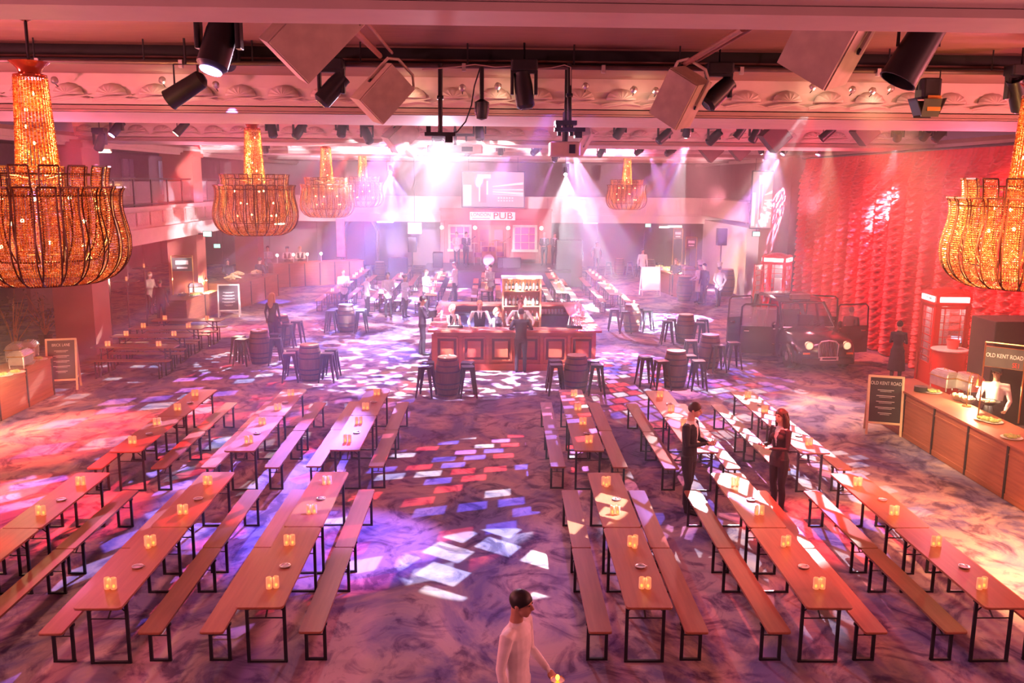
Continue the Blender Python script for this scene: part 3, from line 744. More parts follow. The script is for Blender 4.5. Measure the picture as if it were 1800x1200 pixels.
# till screen on the bar
t = thing('till_screen', 'small dark till screen on the left counter of the bar', 'till', (bx0-2.35, by0+1.4, bh+.03)); MB().cyl((0, 0, 0), (0, 0, .14), .03).build('stand', DARK, t); MB().rbox((0, 0, .22), (.3, .03, .22), (.2, 0, .8)).build('screen', DARK, t)

# ================================================================ plank-fronted counters
def counter(x, y, rz, L_, D_, ht, label, bays, m=CRATE, round_end=False):
    """front face along +X local from 0..L_, front towards -Y"""
    t = thing('food_counter', label, 'counter', (x, y, 0), rz)
    for k in range(bays):
        w_ = L_/bays; f = MB()
        f.box((w_*(k+.5), .02, ht/2), (w_-.02, .04, ht-.02)); f.box((w_*(k+.5), -.005, ht-.16), (w_-.04, .015, .03)); f.box((w_*(k+.5), -.005, .06), (w_-.04, .015, .1))
        f.build('front_panel', m, t)
        MB().box((w_*(k+1), -.012, ht/2), (.05, .02, ht-.02)).build('post', DARK, t)
    for ex in (.02, L_-.02): MB().box((ex, D_/2+.02, ht/2), (.04, D_-.04, ht-.03)).build('end_panel', m, t)
    MB().box((L_/2, D_/2, ht), (L_+.05, D_+.06, .035)).build('counter_top', m, t)
    return t
FOODM = [mat('salad_green', (.25, .4, .12), .6, noise=(30, (.5, .42, .15), .9)), mat('baked_brown', (.5, .25, .1), .7, noise=(30, (.3, .12, .05), .8)), mat('creamy_food', (.8, .7, .5), .6, noise=(25, (.6, .4, .2), .7)), mat('tomato_red_food', (.6, .12, .05), .5, noise=(28, (.7, .4, .1), .8))]
def make_chafer():
    t = thing('chafing_dish', 'chafing dish', 'chafing dish')
    MB().box((0, 0, .17), (.54, .35, .2), bev=.03).build('pan', CHROME, t); MB().box((0, 0, .275), (.58, .39, .02), bev=.03).build('rim', BRASS, t)
    l = MB()
    for k in range(5):
        a = k/4; l.box((0, 0, .295+.024*k), (.55*(1-.2*a*a), .35*(1-.45*a*a), .026), bev=.03)
    l.build('lid', CHROME, t); MB().tube([(-.07, 0, .395), (-.05, 0, .43), (.05, 0, .43), (.07, 0, .395)], .008, 6).build('handle', BRASS, t)
    for sx in (-1, 1):
        for sy in (-1, 1): MB().tube([(sx*.25, sy*.15, 0), (sx*.26, sy*.16, .2)], .012, 6).build('leg', CHROME, t)
    return t
CHAF = make_chafer()
def make_platter():
    t = thing('food_platter', 'platter', 'platter'); MB().lathe([(.08, 0), (.17, .015), (.175, .022), (.08, .012), (.0005, .012)], n=18).build('plate', WHITE, t, smooth=True)
    f = MB(); rs = random.Random(3)
    for k in range(16):
        a = rs.random()*6.28; r = rs.random()*.11; f.ball((r*math.cos(a), r*math.sin(a), .03+rs.random()*.03), .028+rs.random()*.015, 7, 5, (1, 1, .7))
    f.build('food', FOODM[0], t); return t
PLAT = make_platter()
def make_bowl():
    t = thing('serving_bowl', 'bowl', 'bowl'); MB().lathe([(.06, 0), (.1, .02), (.15, .1), (.145, .1), (.09, .03), (.0005, .02)], n=18).build('bowl_shell', CHROME, t, smooth=True)
    f = MB(); rs = random.Random(5)
    for k in range(18):
        a = rs.random()*6.28; r = rs.random()*.1; f.ball((r*math.cos(a), r*math.sin(a), .08+rs.random()*.04), .03, 7, 5)
    f.build('food', FOODM[2], t); return t
BOWL = make_bowl()
def make_plates():
    mb = MB()
    for k in range(9): mb.lathe([(.07, .012*k), (.13, .012*k+.012), (.13, .012*k+.015), (.07, .012*k+.005)], n=18)
    return tag(mb.build('plate_stack', mat('dark_slate_plate', (.07, .06, .06), .4), smooth=False), 'stack', 'plates')
PST = make_plates()
def heat_lamp(p, words, h=.62, dx=.12, power=60):
    t = thing('heat_lamp', words, 'heat lamp', p)
    MB().lathe([(.08, 0), (.08, .015), (.02, .02)], n=16).build('base', BRASS, t)
    MB().tube([(0, 0, .01), (0, 0, h-.08), (dx*.3, 0, h), (dx, 0, h-.03), (dx, 0, h-.12)], .01, 8).build('pole', BRASS, t)
    MB().lathe([(.02, h-.12), (.03, h-.15), (.075, h-.25), (.07, h-.25), (.02, h-.14)], c=(dx, 0, 0), n=16, cap=False).build('lamp_shade', BRASS, t, smooth=True)
    MB().ball((dx, 0, h-.23), .042).build('bulb', BULB, t)
    point(p+Vector((dx, 0, h-.28)), power, (1, .72, .38), .05)
def sign_frame(p, rz, words, lines, W_=.75, z0=0.0, ht=1.75, dz=.32, sub=None):
    """two tall poles that carry a street-name board over the food"""
    t = thing('menu_sign', words, 'sign', p, rz)
    for s in (-1, 1): MB().cyl((s*W_/2, 0, 0), (s*W_/2, 0, ht-z0), .014, n=8).build('pole', BRASS, t)
    MB().cyl((-W_/2, 0, ht-z0), (W_/2, 0, ht-z0), .014, n=8).build('crossbar', BRASS, t)
    MB().box((0, 0, ht-z0-.08-dz/2), (W_-.04, .02, dz)).build('board', mat('sign_grey', (.10, .095, .09), .5), t)
    MB().box((0, .002, ht-z0-.08-dz/2), (W_-.02, .014, dz+.02)).build('board_edge', BRASS, t)
    if lines: text(lines, dz*.42*min(1, W_/.95), (0, -.014, ht-z0-.08-dz*.42), (R(90), 0, 0), WHITE, t, xs=.72)
    else: MB().box((0, -.012, ht-z0-.08-dz*.35), (W_*.6, .004, dz*.3)).box((0, -.012, ht-z0-.08-dz*.75), (W_*.5, .004, dz*.12)).build('lettering', WHITE, t)
    if sub: text(sub, dz*.34, (W_*.3, -.014, ht-z0-.08-dz*.82), (R(90), 0, 0), mat('sign_red', (.8, .06, .04), .5), t, xs=.7)
    return t
SLATE = mat('blackboard', (.035, .032, .04), .5)
def a_board(px, py, rz, words, title, lines=5, h=1.15, w_=.62, frame=None, face=None):
    frame = frame or wood_mat('pale_frame_wood', (.78, .55, .36), (.7, .47, .3), (1, 1, 10), .5)
    p = G(px, py); t = thing('pavement_sign', words, 'sign board', p, rz)
    T = .16
    for s, nm in ((-1, 'front_frame'), (1, 'rear_frame')):
        M_ = MB(); M_.T = Matrix.Translation((0, 0, h)) @ Matrix.Rotation(s*R(11), 4, 'X') @ Matrix.Translation((0, 0, -h))
        for q in (-1, 1): M_.box((q*w_/2, 0, h/2), (.045, .025, h))
        M_.box((0, 0, h-.02), (w_, .025, .045)); M_.box((0, 0, .26), (w_, .025, .045)); M_.build(nm, frame, t)
    bd = bpy.data.objects.new('board', MB().box((0, 0, h/2+.12), (w_-.05, .014, h-.32)).mesh('board', face or SLATE)); C.objects.link(bd); bd.parent = t
    mr = Matrix.Translation((0, 0, h)) @ Matrix.Rotation(-R(11), 4, 'X') @ Matrix.Translation((0, 0, -h)); bd.matrix_local = mr
    if title: text(title, .1, (0, -.011, h-.16), (R(90), 0, 0), WHITE, bd, xs=.75, ext=.001)
    mk = MB(); rs = random.Random(lines*7)
    for k in range(lines):
        z = h-.3-k*(h-.65)/lines; l_ = (w_-.25)*(.5+.5*rs.random()); mk.box((0, -.009, z), (l_, .002, .012)); mk.box((0, -.009, z-.03), (l_*.7, .002, .008))
    mk.build('menu_lines', CLOTH, bd)
    return t
# right-hand counter of the OLD KENT ROAD stall
pA = G(1583, 766); counter(pA.x, 18.85, -PI/2, 8.6, .75, .95, 'long dark plank food counter at the right under the OLD KENT ROAD sign', 7)
RX = pA.x
for (px, py, pr, z, words) in ((1660, 683, CHAF, .97, 'steel chafing dish at the far end of the right counter'), (1700, 690, CHAF, .97, 'second steel chafing dish on the right counter'),
                               (1684, 703, BOWL, .97, 'steel bowl beside the chafing dishes on the right counter'), (1700, 708, BOWL, .97, 'steel bowl of salad under the heat lamp at right'),
                               (1745, 742, PLAT, .97, 'white platter of food before the chef at right'), (1730, 738, PLAT, .97, 'pale platter left of the frying pan at right'), (1778, 770, PLAT, .97, 'platter nearest the camera on the right counter'),
                               (1640, 690, PLAT, .97, 'small plate at the corner of the right counter')):
    p = G(px, py, z); place(pr, p, random.random()*.5-PI/2*(pr is CHAF), words)
p = G(1618, 688, .97); place(PST, p, 0, 'stack of dark plates at the far end of the right counter')
heat_lamp(G(1699, 714, .97), 'brass heat lamp with a glowing bulb on the right counter', .66, .17, 90)
sign_frame(G(1754, 738, .97), R(-42), 'OLD KENT ROAD board held on two poles over the right counter', 'OLD KENT ROAD', .66, .97, 2.38, .36, 'SE1')
t = thing('frying_pan', 'dark wok on a gas ring before the chef at right', 'pan', G(1736, 722, .98)); MB().lathe([(.08, .12), (.19, .19), (.2, .2), (.18, .19), (.0005, .125)], n=20).build('pan', DARK, t, smooth=True)
for k in range(3): MB().cyl((.12*math.cos(k*2.1), .12*math.sin(k*2.1), 0), (.08*math.cos(k*2.1), .08*math.sin(k*2.1), .12), .008, n=6).build('leg', DARK, t)
f = MB(); [f.ball((.09*math.cos(k*1.7), .09*math.sin(k*2.3), .19), .04, 7, 5, (1, 1, .5)) for k in range(9)]; f.build('food', FOODM[2], t)
a_board(1550, 762, R(-18), 'black menu board in a pale wooden frame beside the right counter', 'OLD KENT ROAD', 5, 1.25, .66)
spot((6, 13, 6.4), (RX+.4, 16, 1), 30, 2600, (1, .62, .3), .8, .1)
# tablet on a stand before the phone box
t = thing('tablet_stand', 'tablet with a lit screen on a pole by the right counter', 'tablet', G(1686, 690, 0)+Vector((0, .4, 0))); MB().lathe([(.15, 0), (.15, .02), (.02, .03), (.02, 1.25)], n=14).build('pole', DARK, t); MB().rbox((0, 0, 1.3), (.26, .02, .2), (-.6, 0, -.4)).build('tablet', DARK, t); MB().rbox((-.005, -.012, 1.307), (.23, .006, .17), (-.6, 0, -.4)).build('screen', mat('lit_screen', (.6, .7, 1), .3, emit=(.6, .7, 1), es=1.2), t)
# dark loudspeaker cloth boxes behind the right stall
mb = MB(); mb.box((0, 0, 1.15), (1.3, 1.0, 2.3), bev=.04); mb.build('speaker_stack', mat('speaker_cloth', (.05, .035, .035), .9), loc=(V(1748, 600, 18.5).x+.65, 19.0, 0)); tag(bpy.data.objects['speaker_stack'], 'tall dark loudspeaker stack behind the chef at right', 'loudspeaker')

# left-hand counter of the BRICK LANE stall
pB = G(95, 694); counter(pB.x, 15.2, PI/2, pB.y-15.2, .62, .93, 'long red-lit food counter at the left edge by the BRICK LANE board', 5)
LX = pB.x
for (px, py, pr, words) in ((52, 628, CHAF, 'steel chafing dish at the far end of the left counter'), (30, 632, CHAF, 'middle steel chafing dish on the left counter'), (38, 644, CHAF, 'front steel chafing dish on the left counter'),
                            (8, 660, PLAT, 'bright white platter near the edge of the left counter'), (30, 655, PLAT, 'platter with garnish on the left counter'), (52, 640, BOWL, 'small steel bowl on the left counter'), (70, 632, PLAT, 'white plate at the corner of the left counter')):
    place(pr, G(px, py, .95), PI/2*(pr is CHAF)+random.random()*.3, words)
point(G(14, 648, 1.35), 150, (1, .6, .3), .06)
a_board(114, 684, R(14), 'violet-lit menu board in a pale frame beside the left counter', 'BRICK LANE', 5, 1.28, .66)
# second left stall under the column
pC = G(329, 570); counter(pC.x, pC.y, R(87), 1.85, 1.05, .86, 'square plank food counter below the second left column', 1); counter(pC.x+.22, pC.y+1.93, R(87), 1.1, .30, .86, 'narrow violet-lit counter unit against the second left column', 1)
for (px, py, pr, words) in ((345, 516, CHAF, 'bright steel chafing dish on the counter by the column'), (322, 520, BOWL, 'steel bowl on the counter by the left column'), (346, 519, PLAT, 'lit platter on the counter by the left column'), (340, 520, PLAT, 'second lit platter on the counter by the left column'), (319, 519, PLAT, 'wooden-brown platter at the left of the column counter')):
    place(pr, G(px, py, .88), .4, words)
heat_lamp(Vector((pC.x-.12, pC.y+2.5, .88)), 'glowing heat lamp on the counter by the second left column', .7, .1, 160)
heat_lamp(G(338, 515, .88), 'smaller glowing heat lamp on the column counter', .45, .1, 60)
s_ = sign_frame(G(323, 518, .88), R(12), 'street-name board on two poles over the column counter', None, .75, .88, 2.35, .5)
a_board(404, 557, R(10), 'blackboard menu in a white frame beside the column counter', '', 5, 1.25, .75, WHITE)
# third left stall with bread
pD = G(416, 543); counter(pD.x, pD.y, R(80), 4.2, 1.2, 1.0, 'plank food counter piled with bread at the back left', 3)
BREAD = mat('bread_crust', (.72, .42, .2), .7)
def bread(px, py, z, n, wide, label, m):
    a_ = R(80); p = Vector((pD.x+math.cos(a_)*px[0]-math.sin(a_)*px[1], pD.y+math.sin(a_)*px[0]+math.cos(a_)*px[1], z)); t = thing('bread_basket', label, 'bread basket', p)
    MB().lathe([(.2, 0), (.28, .1), (.29, .12), (.26, .1), (.0005, .02)], n=14).build('basket', CRATE, t)
    f = MB(); rs = random.Random(n)
    for k in range(n): a = rs.random()*3; f.tube([(-.3*math.cos(a)*wide, -.2*math.sin(a), .12+k*.012), (0, 0, .16+k*.014), (.3*math.cos(a)*wide, .2*math.sin(a), .12+k*.012)], [.02, .045, .02], 7)
    f.build('loaves', m, t, smooth=True)
bread((.7, .45), 0, 1.02, 12, 1.2, 'basket of long pale loaves on the back left counter', mat('pale_crust', (.85, .72, .5), .7)); bread((1.9, .8), 0, 1.02, 10, 1, 'basket of brown loaves on the back left counter', BREAD); bread((2.9, .4), 0, 1.02, 8, .8, 'small basket of rolls at the end of the back left counter', BREAD)
point(G(415, 475, 1.9), 60, (1, .7, .5), .1)
# back-left staffed bar
pE, pF = G(482, 506), G(640, 497); dv = pF-pE; counter(pE.x, pE.y, math.atan2(dv.y, dv.x), dv.length, .8, 1.15, 'long plank-fronted drinks bar at the back left with beer taps', 6)
def make_tap():
    t = thing('beer_tap', 'tap', 'beer tap'); MB().cyl((0, 0, 0), (0, 0, .32), .03, .025).build('column', CHROME, t); MB().ball((0, -.02, .38), .075, 12, 8, (1, .4, 1)).build('badge', LITW, t); MB().cyl((0, -.03, .22), (0, -.12, .17), .012).build('spout', CHROME, t); return t
TAP = make_tap()
for k, px in enumerate((478, 514, 538, 562)):
    p = pE+dv*max(.03, (px-482)/158)+Vector((0, .3, 0)); place(TAP, (p.x, p.y, 1.17), 0, wordy(f'steel beer tap with round lit badge, {ORD[k]} from the left on the back bar'), 'beer taps')
spot((-6, 40, 6.3), (-9, 46, 0), 22, 3500, (1, .55, .4), .6, .08)
# back-right stall
q0 = Vector((8.2, 43.9, 0)); qa = R(-82); counter(q0.x, q0.y, qa, 4.45, 1.1, 1.0, 'food counter with salad and a glowing pan at the back right', 3)
def on(t, d, z=1.02): return q0+Vector((math.cos(qa)*t-math.sin(qa)*d, math.sin(qa)*t+math.cos(qa)*d, z))
for k, (t_, d_) in enumerate(((.4, .35), (1.05, .5), (1.6, .3))):
    place(PLAT, on(t_, d_), 0, wordy(f'heaped salad platter, {ORD[k]} on the back right counter'), scale=1.7)
place(CHAF, on(4.0, .5), R(8), 'brass-lit chafing dish at the near end of the back right counter'); place(CHAF, on(3.3, .5), R(8), 'chafing dish behind the near one on the back right counter')
heat_lamp(on(2.8, .4), 'glowing heat lamp over the back right counter', .6, .1, 260)
heat_lamp(on(2.3, .5), 'second glowing heat lamp on the back right counter', .5, .1, 140)
sign_frame(on(3.0, .95), R(-15), 'right-hand name board on poles over the back right counter', None, .5, 1.03, 2.7, .4); sign_frame(on(1.2, .95), R(-15), 'left-hand name board on poles over the back right counter', None, .45, 1.03, 3.0, .4)
place(BAR_, (8.85, 38.95, 0), .5, 'upright oak barrel at the near end of the back right counter', scale=1.15)
a_board(1142, 520, R(6), 'glowing white menu board left of the back right counter', '', 3, 1.35, .85, WHITE, mat('glowing_board', (.9, .8, .75), .5, emit=(1, .8, .7), es=.3))
place(BAR_, (G(1275, 520).x, G(1275, 520).y, 0), 0, 'wide dark barrel standing beyond the chef at back right', scale=1.3)
# ================================================================ crystal chandeliers
def ribbon_mesh(prof, wid, nx, pitch, rotseed=0):
    """beads strung along a curved band; prof is [(radius, z)], the band faces +X"""
    mb = MB(); rs = random.Random(rotseed)
    L_ = [0]
    for (r0, z0), (r1, z1) in zip(prof[:-1], prof[1:]): L_.append(L_[-1]+math.hypot(r1-r0, z1-z0))
    n = int(L_[-1]/pitch)
    def at(t):
        t = t*L_[-1]
        for i in range(len(prof)-1):
            if t <= L_[i+1]+1e-9:
                q = (t-L_[i])/(L_[i+1]-L_[i]); return prof[i][0]+(prof[i+1][0]-prof[i][0])*q, prof[i][1]+(prof[i+1][1]-prof[i][1])*q
        return prof[-1]
    for k in range(n):
        r, z = at((k+.5)/n)
        for i in range(nx):
            y = -wid/2+wid*(i+.5)/nx; q = min(pitch, wid/nx)*.60; a = rs.random()*1.5
            c = math.cos(a)*q*.7; s = math.sin(a)*q*.7; x = r-.5*y*y/max(r, .2)
            mb.add([(x+q*.8, y, z), (x-q*.8, y, z), (x, y+c, z+s), (x, y-s, z+c), (x, y-c, z-s), (x, y+s, z-c)],
                   [(0, 2, 3), (0, 3, 4), (0, 4, 5), (0, 5, 2), (1, 3, 2), (1, 4, 3), (1, 5, 4), (1, 2, 5)])
    return mb.mesh('crystal_ribbon', BEAD), at
FRAMEM = mat('dark_bronze', (.10, .035, .02), .4, metal=.4)
def smoothp(pts, n=14):
    out = []
    for i in range(n+1):
        t = i/n*(len(pts)-1); k = min(int(t), len(pts)-2); f = t-k
        p0 = pts[max(k-1, 0)]; p1 = pts[k]; p2 = pts[k+1]; p3 = pts[min(k+2, len(pts)-1)]
        out.append(tuple(.5*((2*p1[j])+(-p0[j]+p2[j])*f+(2*p0[j]-5*p1[j]+4*p2[j]-p3[j])*f*f+(-p0[j]+3*p1[j]-3*p2[j]+p3[j])*f**3) for j in (0, 1)))
    return out
def make_chandelier():
    t = thing('chandelier', 'chandelier', 'chandelier')
    low = smoothp([(1.0, 1.20), (.96, 1.12), (.955, .9), (1.03, .55), (1.0, .28), (.86, .08), (.66, -.02)])
    up = smoothp([(.84, 1.46), (.82, 1.40), (.80, 1.2), (.84, .9), (.80, .55), (.66, .28)])
    for prof, n, wid, off in ((low, 24, .205, 0), (up, 16, .22, .5)):
        me, at = ribbon_mesh(prof, wid, 7, .030)
        fm = MB()
        for s in (-1, 1):
            fm.tube([(r+.004, s*wid/2, z) for r, z in prof], .011, 4)
        for j in (0, -1): fm.box((prof[j][0], 0, prof[j][1]), (.02, wid, .022))
        fme = fm.mesh('ribbon_frame', FRAMEM)
        for k in range(n):
            a = 2*PI*(k+off)/n
            rb = obj('crystal_ribbon', me, t, rz=a); obj('ribbon_frame', fme, rb)
    # neck: strands of beads in a tapering column, collar, funnel and rod
    nk = MB(); rs = random.Random(2)
    for j in range(34):
        a = 2*PI*j/34
        for k in range(62):
            z = 1.25+k*.0212; r = .27-.08*(k/62)**.7; q = .0155; c = rs.random()*.5
            T0 = nk.T; nk.T = Matrix.Translation((r*math.cos(a), r*math.sin(a), z)) @ Matrix.Rotation(a+c, 4, 'Z')
            nk.add([(q, 0, 0), (-q, 0, 0), (0, q*1.2, 0), (0, -q*1.2, 0), (0, 0, q*.95), (0, 0, -q*.95)], [(0, 2, 4), (0, 4, 3), (0, 3, 5), (0, 5, 2), (1, 4, 2), (1, 3, 4), (1, 5, 3), (1, 2, 5)]); nk.T = T0
    nk.build('bead_column', BEAD, t)
    MB().lathe([(.19, 2.54), (.2, 2.56), (.2, 2.58), (.13, 2.6), (.15, 2.66), (.24, 2.74), (.23, 2.74), (.1, 2.64)], n=20).build('collar', mat('amber_glass', (.6, .12, .05), .15, metal=.6), t, smooth=True)
    MB().cyl((0, 0, 2.6), (0, 0, 3.42), .02).build('rod', DARK, t)
    MB().lathe([(.02, 3.22), (.07, 3.24), (.13, 3.32), (.13, 3.35)], n=18).build('ceiling_rose', mat('copper', (.5, .2, .1), .2, metal=1), t, smooth=True)
    hoop = MB()
    for r, z in ((.95, 1.1), (.78, 1.36), (.66, .0), (.24, 1.3)):
        hoop.tube([(r*math.cos(q*PI/16), r*math.sin(q*PI/16), z) for q in range(32)], .012, 4, closed=True)
    for k in range(8): a = k*PI/4; hoop.cyl((.2*math.cos(a), .2*math.sin(a), 1.3), (.78*math.cos(a), .78*math.sin(a), 1.36), .01, n=5); hoop.cyl((.78*math.cos(a), .78*math.sin(a), 1.36), (.66*math.cos(a), .66*math.sin(a), 0), .008, n=4)
    hoop.build('hoop', FRAMEM, t)
    bu = MB()
    for k in range(10):
        a = k*2*PI/10; bu.ball((.5*math.cos(a), .5*math.sin(a), .45+.3*(k % 3)), .025, 8, 6)
        if k < 6: bu.ball((.1*math.cos(a*1.7), .1*math.sin(a*1.7), 1.35+.2*k), .022, 8, 6)
    bu.build('bulb', BULB, t, smooth=True)
    return t
CH = make_chandelier()
chp = [((-4.98, 10.2, 4.04), 'huge amber crystal chandelier at the left edge, nearest the camera'), ((-5.19, 20.4, 3.97), 'second crystal chandelier from the left, over the left barrels'),
       ((-5.44, 31, 3.94), 'third crystal chandelier in the line at left'), ((-5.55, 40.9, 4.0), 'farthest crystal chandelier in the left line'),
       ((6.45, 41, 3.97), 'lone pale crystal chandelier at the back right'), ((6.75, 11.0, 3.95), 'large crystal chandelier cut by the right edge')]
for k, (p, lab) in enumerate(chp):
    place(CH, p, k*.13, lab, 'crystal chandeliers', .87 if k == 0 else .9)
    for dz, pw in ((.35, 62), (.85, 62), (1.35, 26), (1.95, 20)):
        point(Vector(p)+Vector((0, 0, dz)), pw, (1, .46, .13), .12)
# ================================================================ taxi
PAINT = mat('black_car_paint', (.03, .012, .02), .16, spec=.8, noise=(1, (.028, .012, .018), .2))
def taxi():
    p = G(1453, 655); t = thing('taxi', 'black cab with all its doors open in front of the red curtain', 'taxi', (p.x, p.y, 0), R(3))
    # local: front faces -Y, length along +Y
    L_, hw = 4.6, .88
    def loft(secs, name, m, parent=t):
        mb = MB(); n = len(secs[0][1]); vs = [(x, y, z) for y, pr in secs for x, z in pr]; fs = []
        for k in range(len(secs)-1):
            for i in range(n): fs.append((k*n+i, k*n+(i+1) % n, (k+1)*n+(i+1) % n, (k+1)*n+i))
        fs += [tuple(range(n))[::-1], tuple((len(secs)-1)*n+i for i in range(n))]; mb.add(vs, fs)
        return mb.build(name, m, parent, smooth=True)
    def sec(w_, z0, z1, crown=.05, rnd=.12):
        pr = []
        for s in (1, -1):
            a = [(w_*.92, z0), (w_, z0+.1), (w_*1.01, (z0+z1)/2), (w_-.01, z1-rnd), (w_-rnd*.6, z1-rnd*.25), (w_*.5, z1+crown*.6)]
            pr += [(s*x, z) for x, z in (a if s == 1 else a[::-1])]
        return pr
    loft([(0.02, sec(.70, .32, .74, .05)), (.12, sec(.80, .24, .84, .07)), (.35, sec(.85, .2, .93, .09)), (.9, sec(hw, .2, 1.0, .09)), (1.45, sec(hw, .2, 1.04, .08))], 'bonnet', PAINT)
    for s in (-1, 1):   # lower flanks, leaving the door bays open
        MB().box((s*.85, 2.6, .3), (.07, 2.5, .22), bev=.02).build('sill', PAINT, t)
    loft([(3.75, sec(hw, .2, 1.06, .02)), (4.2, sec(hw, .22, 1.05, .05)), (4.55, sec(.83, .3, .98, .04)), (4.62, sec(.76, .36, .9, .02))], 'boot', PAINT)
    MB().box((0, 2.6, .26), (1.62, 2.5, .08)).build('floor_pan', DARK, t)
    loft([(1.98, [(.66, 1.70), (.62, 1.73), (0, 1.76), (-.62, 1.73), (-.66, 1.70), (-.6, 1.67), (.6, 1.67)]), (2.3, [(.72, 1.75), (.66, 1.82), (0, 1.86), (-.66, 1.82), (-.72, 1.75), (-.62, 1.72), (.62, 1.72)]),
          (3.6, [(.72, 1.76), (.66, 1.83), (0, 1.87), (-.66, 1.83), (-.72, 1.76), (-.62, 1.73), (.62, 1.73)]), (4.0, [(.66, 1.68), (.6, 1.74), (0, 1.78), (-.6, 1.74), (-.66, 1.68), (-.56, 1.65), (.56, 1.65)])], 'roof', PAINT)
    pl = MB()
    for s in (-1, 1):
        pl.tube([(s*.80, 1.38, 1.02), (s*.74, 1.7, 1.4), (s*.67, 2.02, 1.72)], .04, 6); pl.tube([(s*.84, 2.65, .3), (s*.84, 2.65, 1.05), (s*.70, 2.65, 1.76)], .04, 6)
        pl.tube([(s*.85, 3.75, 1.0), (s*.76, 3.85, 1.4), (s*.67, 3.95, 1.7)], .07, 6)
    pl.build('pillar', PAINT, t)
    wg = mat('tinted_windscreen', (.14, .08, .16), .05, alpha=.55, spec=.9)
    MB().add([(-.77, 1.42, 1.05), (.77, 1.42, 1.05), (.64, 2.0, 1.69), (-.64, 2.0, 1.69)], [(0, 1, 2, 3)]).build('windscreen', wg, t)
    MB().add([(-.7, 4.12, 1.05), (.7, 4.12, 1.05), (.58, 4.0, 1.64), (-.58, 4.0, 1.64)], [(0, 1, 2, 3)]).build('rear_window', wg, t)
    MB().tube([(-.77, 1.40, 1.06), (-.64, 1.99, 1.70), (.64, 1.99, 1.70), (.77, 1.40, 1.06)], .018, 6, closed=True).build('windscreen_frame', CHROME, t)
    for s in (-1, 1): MB().cyl((s*.1, 1.38, 1.07), (s*.1+.42, 1.5, 1.18), .008, n=5).build('wiper', DARK, t)
    MB().box((0, 2.16, 1.86), (.62, .16, .15), bev=.04).build('roof_sign', mat('unlit_sign', (.25, .09, .05), .4), t)
    # seats and wheel
    for x in (-.38, .38): MB().box((x, 3.5, .62), (.62, .5, .16), bev=.05).box((x, 3.75, .95), (.62, .16, .6), bev=.05).build('seat', DARK, t)
    MB().box((.38, 2.3, .62), (.5, .5, .16), bev=.05).box((.38, 2.55, .95), (.5, .14, .6), bev=.05).build('seat', DARK, t)
    MB().tube([(.38+.18*math.cos(a*PI/8), 1.85+.06*math.sin(a*PI/8), 1.0+.17*math.sin(a*PI/8)) for a in range(16)], .014, 6, closed=True).build('steering_wheel', DARK, t)
    # grille, lamps, bumper, plate
    g = MB(); g.tube([(-.26, -.01, .44), (-.28, -.01, .80), (-.2, -.0, .88), (0, -.0, .91), (.2, -.0, .88), (.28, -.01, .80), (.26, -.01, .44)], .022, 6, closed=True); g.build('grille_frame', CHROME, t)
    g = MB(); g.box((0, .02, .66), (.5, .02, .42)); g.cur = 1; [g.box((-.22+.044*k, .0, .66), (.012, .02, .42)) for k in range(11)]; g.build('grille', [DARK, CHROME], t)
    for s in (-1, 1):
        MB().lathe([(.0005, -.03), (.07, -.02), (.1, .0), (.105, .03), (.11, .12)], c=(s*.54, .0, .76), n=18, ax='Y').build('headlight', mat('headlamp_glass', (.95, .8, .55), .15, emit=(1, .75, .4), es=.55), t, smooth=True)
        MB().lathe([(.105, -.012), (.12, -.01), (.12, .01), (.105, .012)], c=(s*.54, .01, .76), n=18, ax='Y', cap=False).build('headlight_rim', CHROME, t)
        MB().box((s*.62, -.01, .55), (.2, .03, .05), bev=.01).build('indicator', mat('orange_lens', (.9, .3, .05), .3), t)
        MB().lathe([(.0005, -.02), (.045, -.01), (.05, .02)], c=(s*.5, -.03, .36), n=12, ax='Y').build('fog_lamp', CHROME, t)
        m_ = MB(); m_.ball((s*1.0, 1.5, 1.12), .1, 10, 8, (.8, .6, 1)); m_.cyl((s*.82, 1.5, 1.05), (s*.95, 1.5, 1.1), .02); m_.build('wing_mirror', PAINT, t, smooth=True)
    MB().box((0, -.02, .34), (1.5, .14, .16), bev=.05).build('bumper', PAINT, t)
    pt = MB(); pt.box((0, -.1, .42), (.52, .015, .11)); pp = pt.build('number_plate', mat('plate_white', (.85, .82, .75), .5), t)
    MB().box((0, -.11, .42), (.4, .004, .05)).build('plate_mark', DARK, pp)
    for s in (-1, 1):
        for y in (.75, 3.75):
            w_ = MB(); w_.lathe([(.2, -.1), (.31, -.1), (.33, -.06), (.33, .06), (.31, .1), (.2, .1)], c=(s*.78, y, .33), n=24, ax='X')
            wh = w_.build('wheel', mat('tyre', (.02, .02, .02), .8), t, smooth=True)
            MB().lathe([(.0005, -.02), (.05, -.03), (.17, .0), (.21, .01)], c=(s*.78+s*.09, y, .33), n=20, ax='X').build('hub_cap', CHROME, wh, smooth=True)
            MB().tube([(s*.88, y-.43, .22), (s*.9, y-.4, .42), (s*.91, y-.25, .64), (s*.915, y, .72), (s*.91, y+.25, .64), (s*.9, y+.4, .42), (s*.88, y+.43, .22)], [.03, .05, .06, .06, .06, .05, .03], 6).build('wheel_arch', PAINT, t, smooth=True)
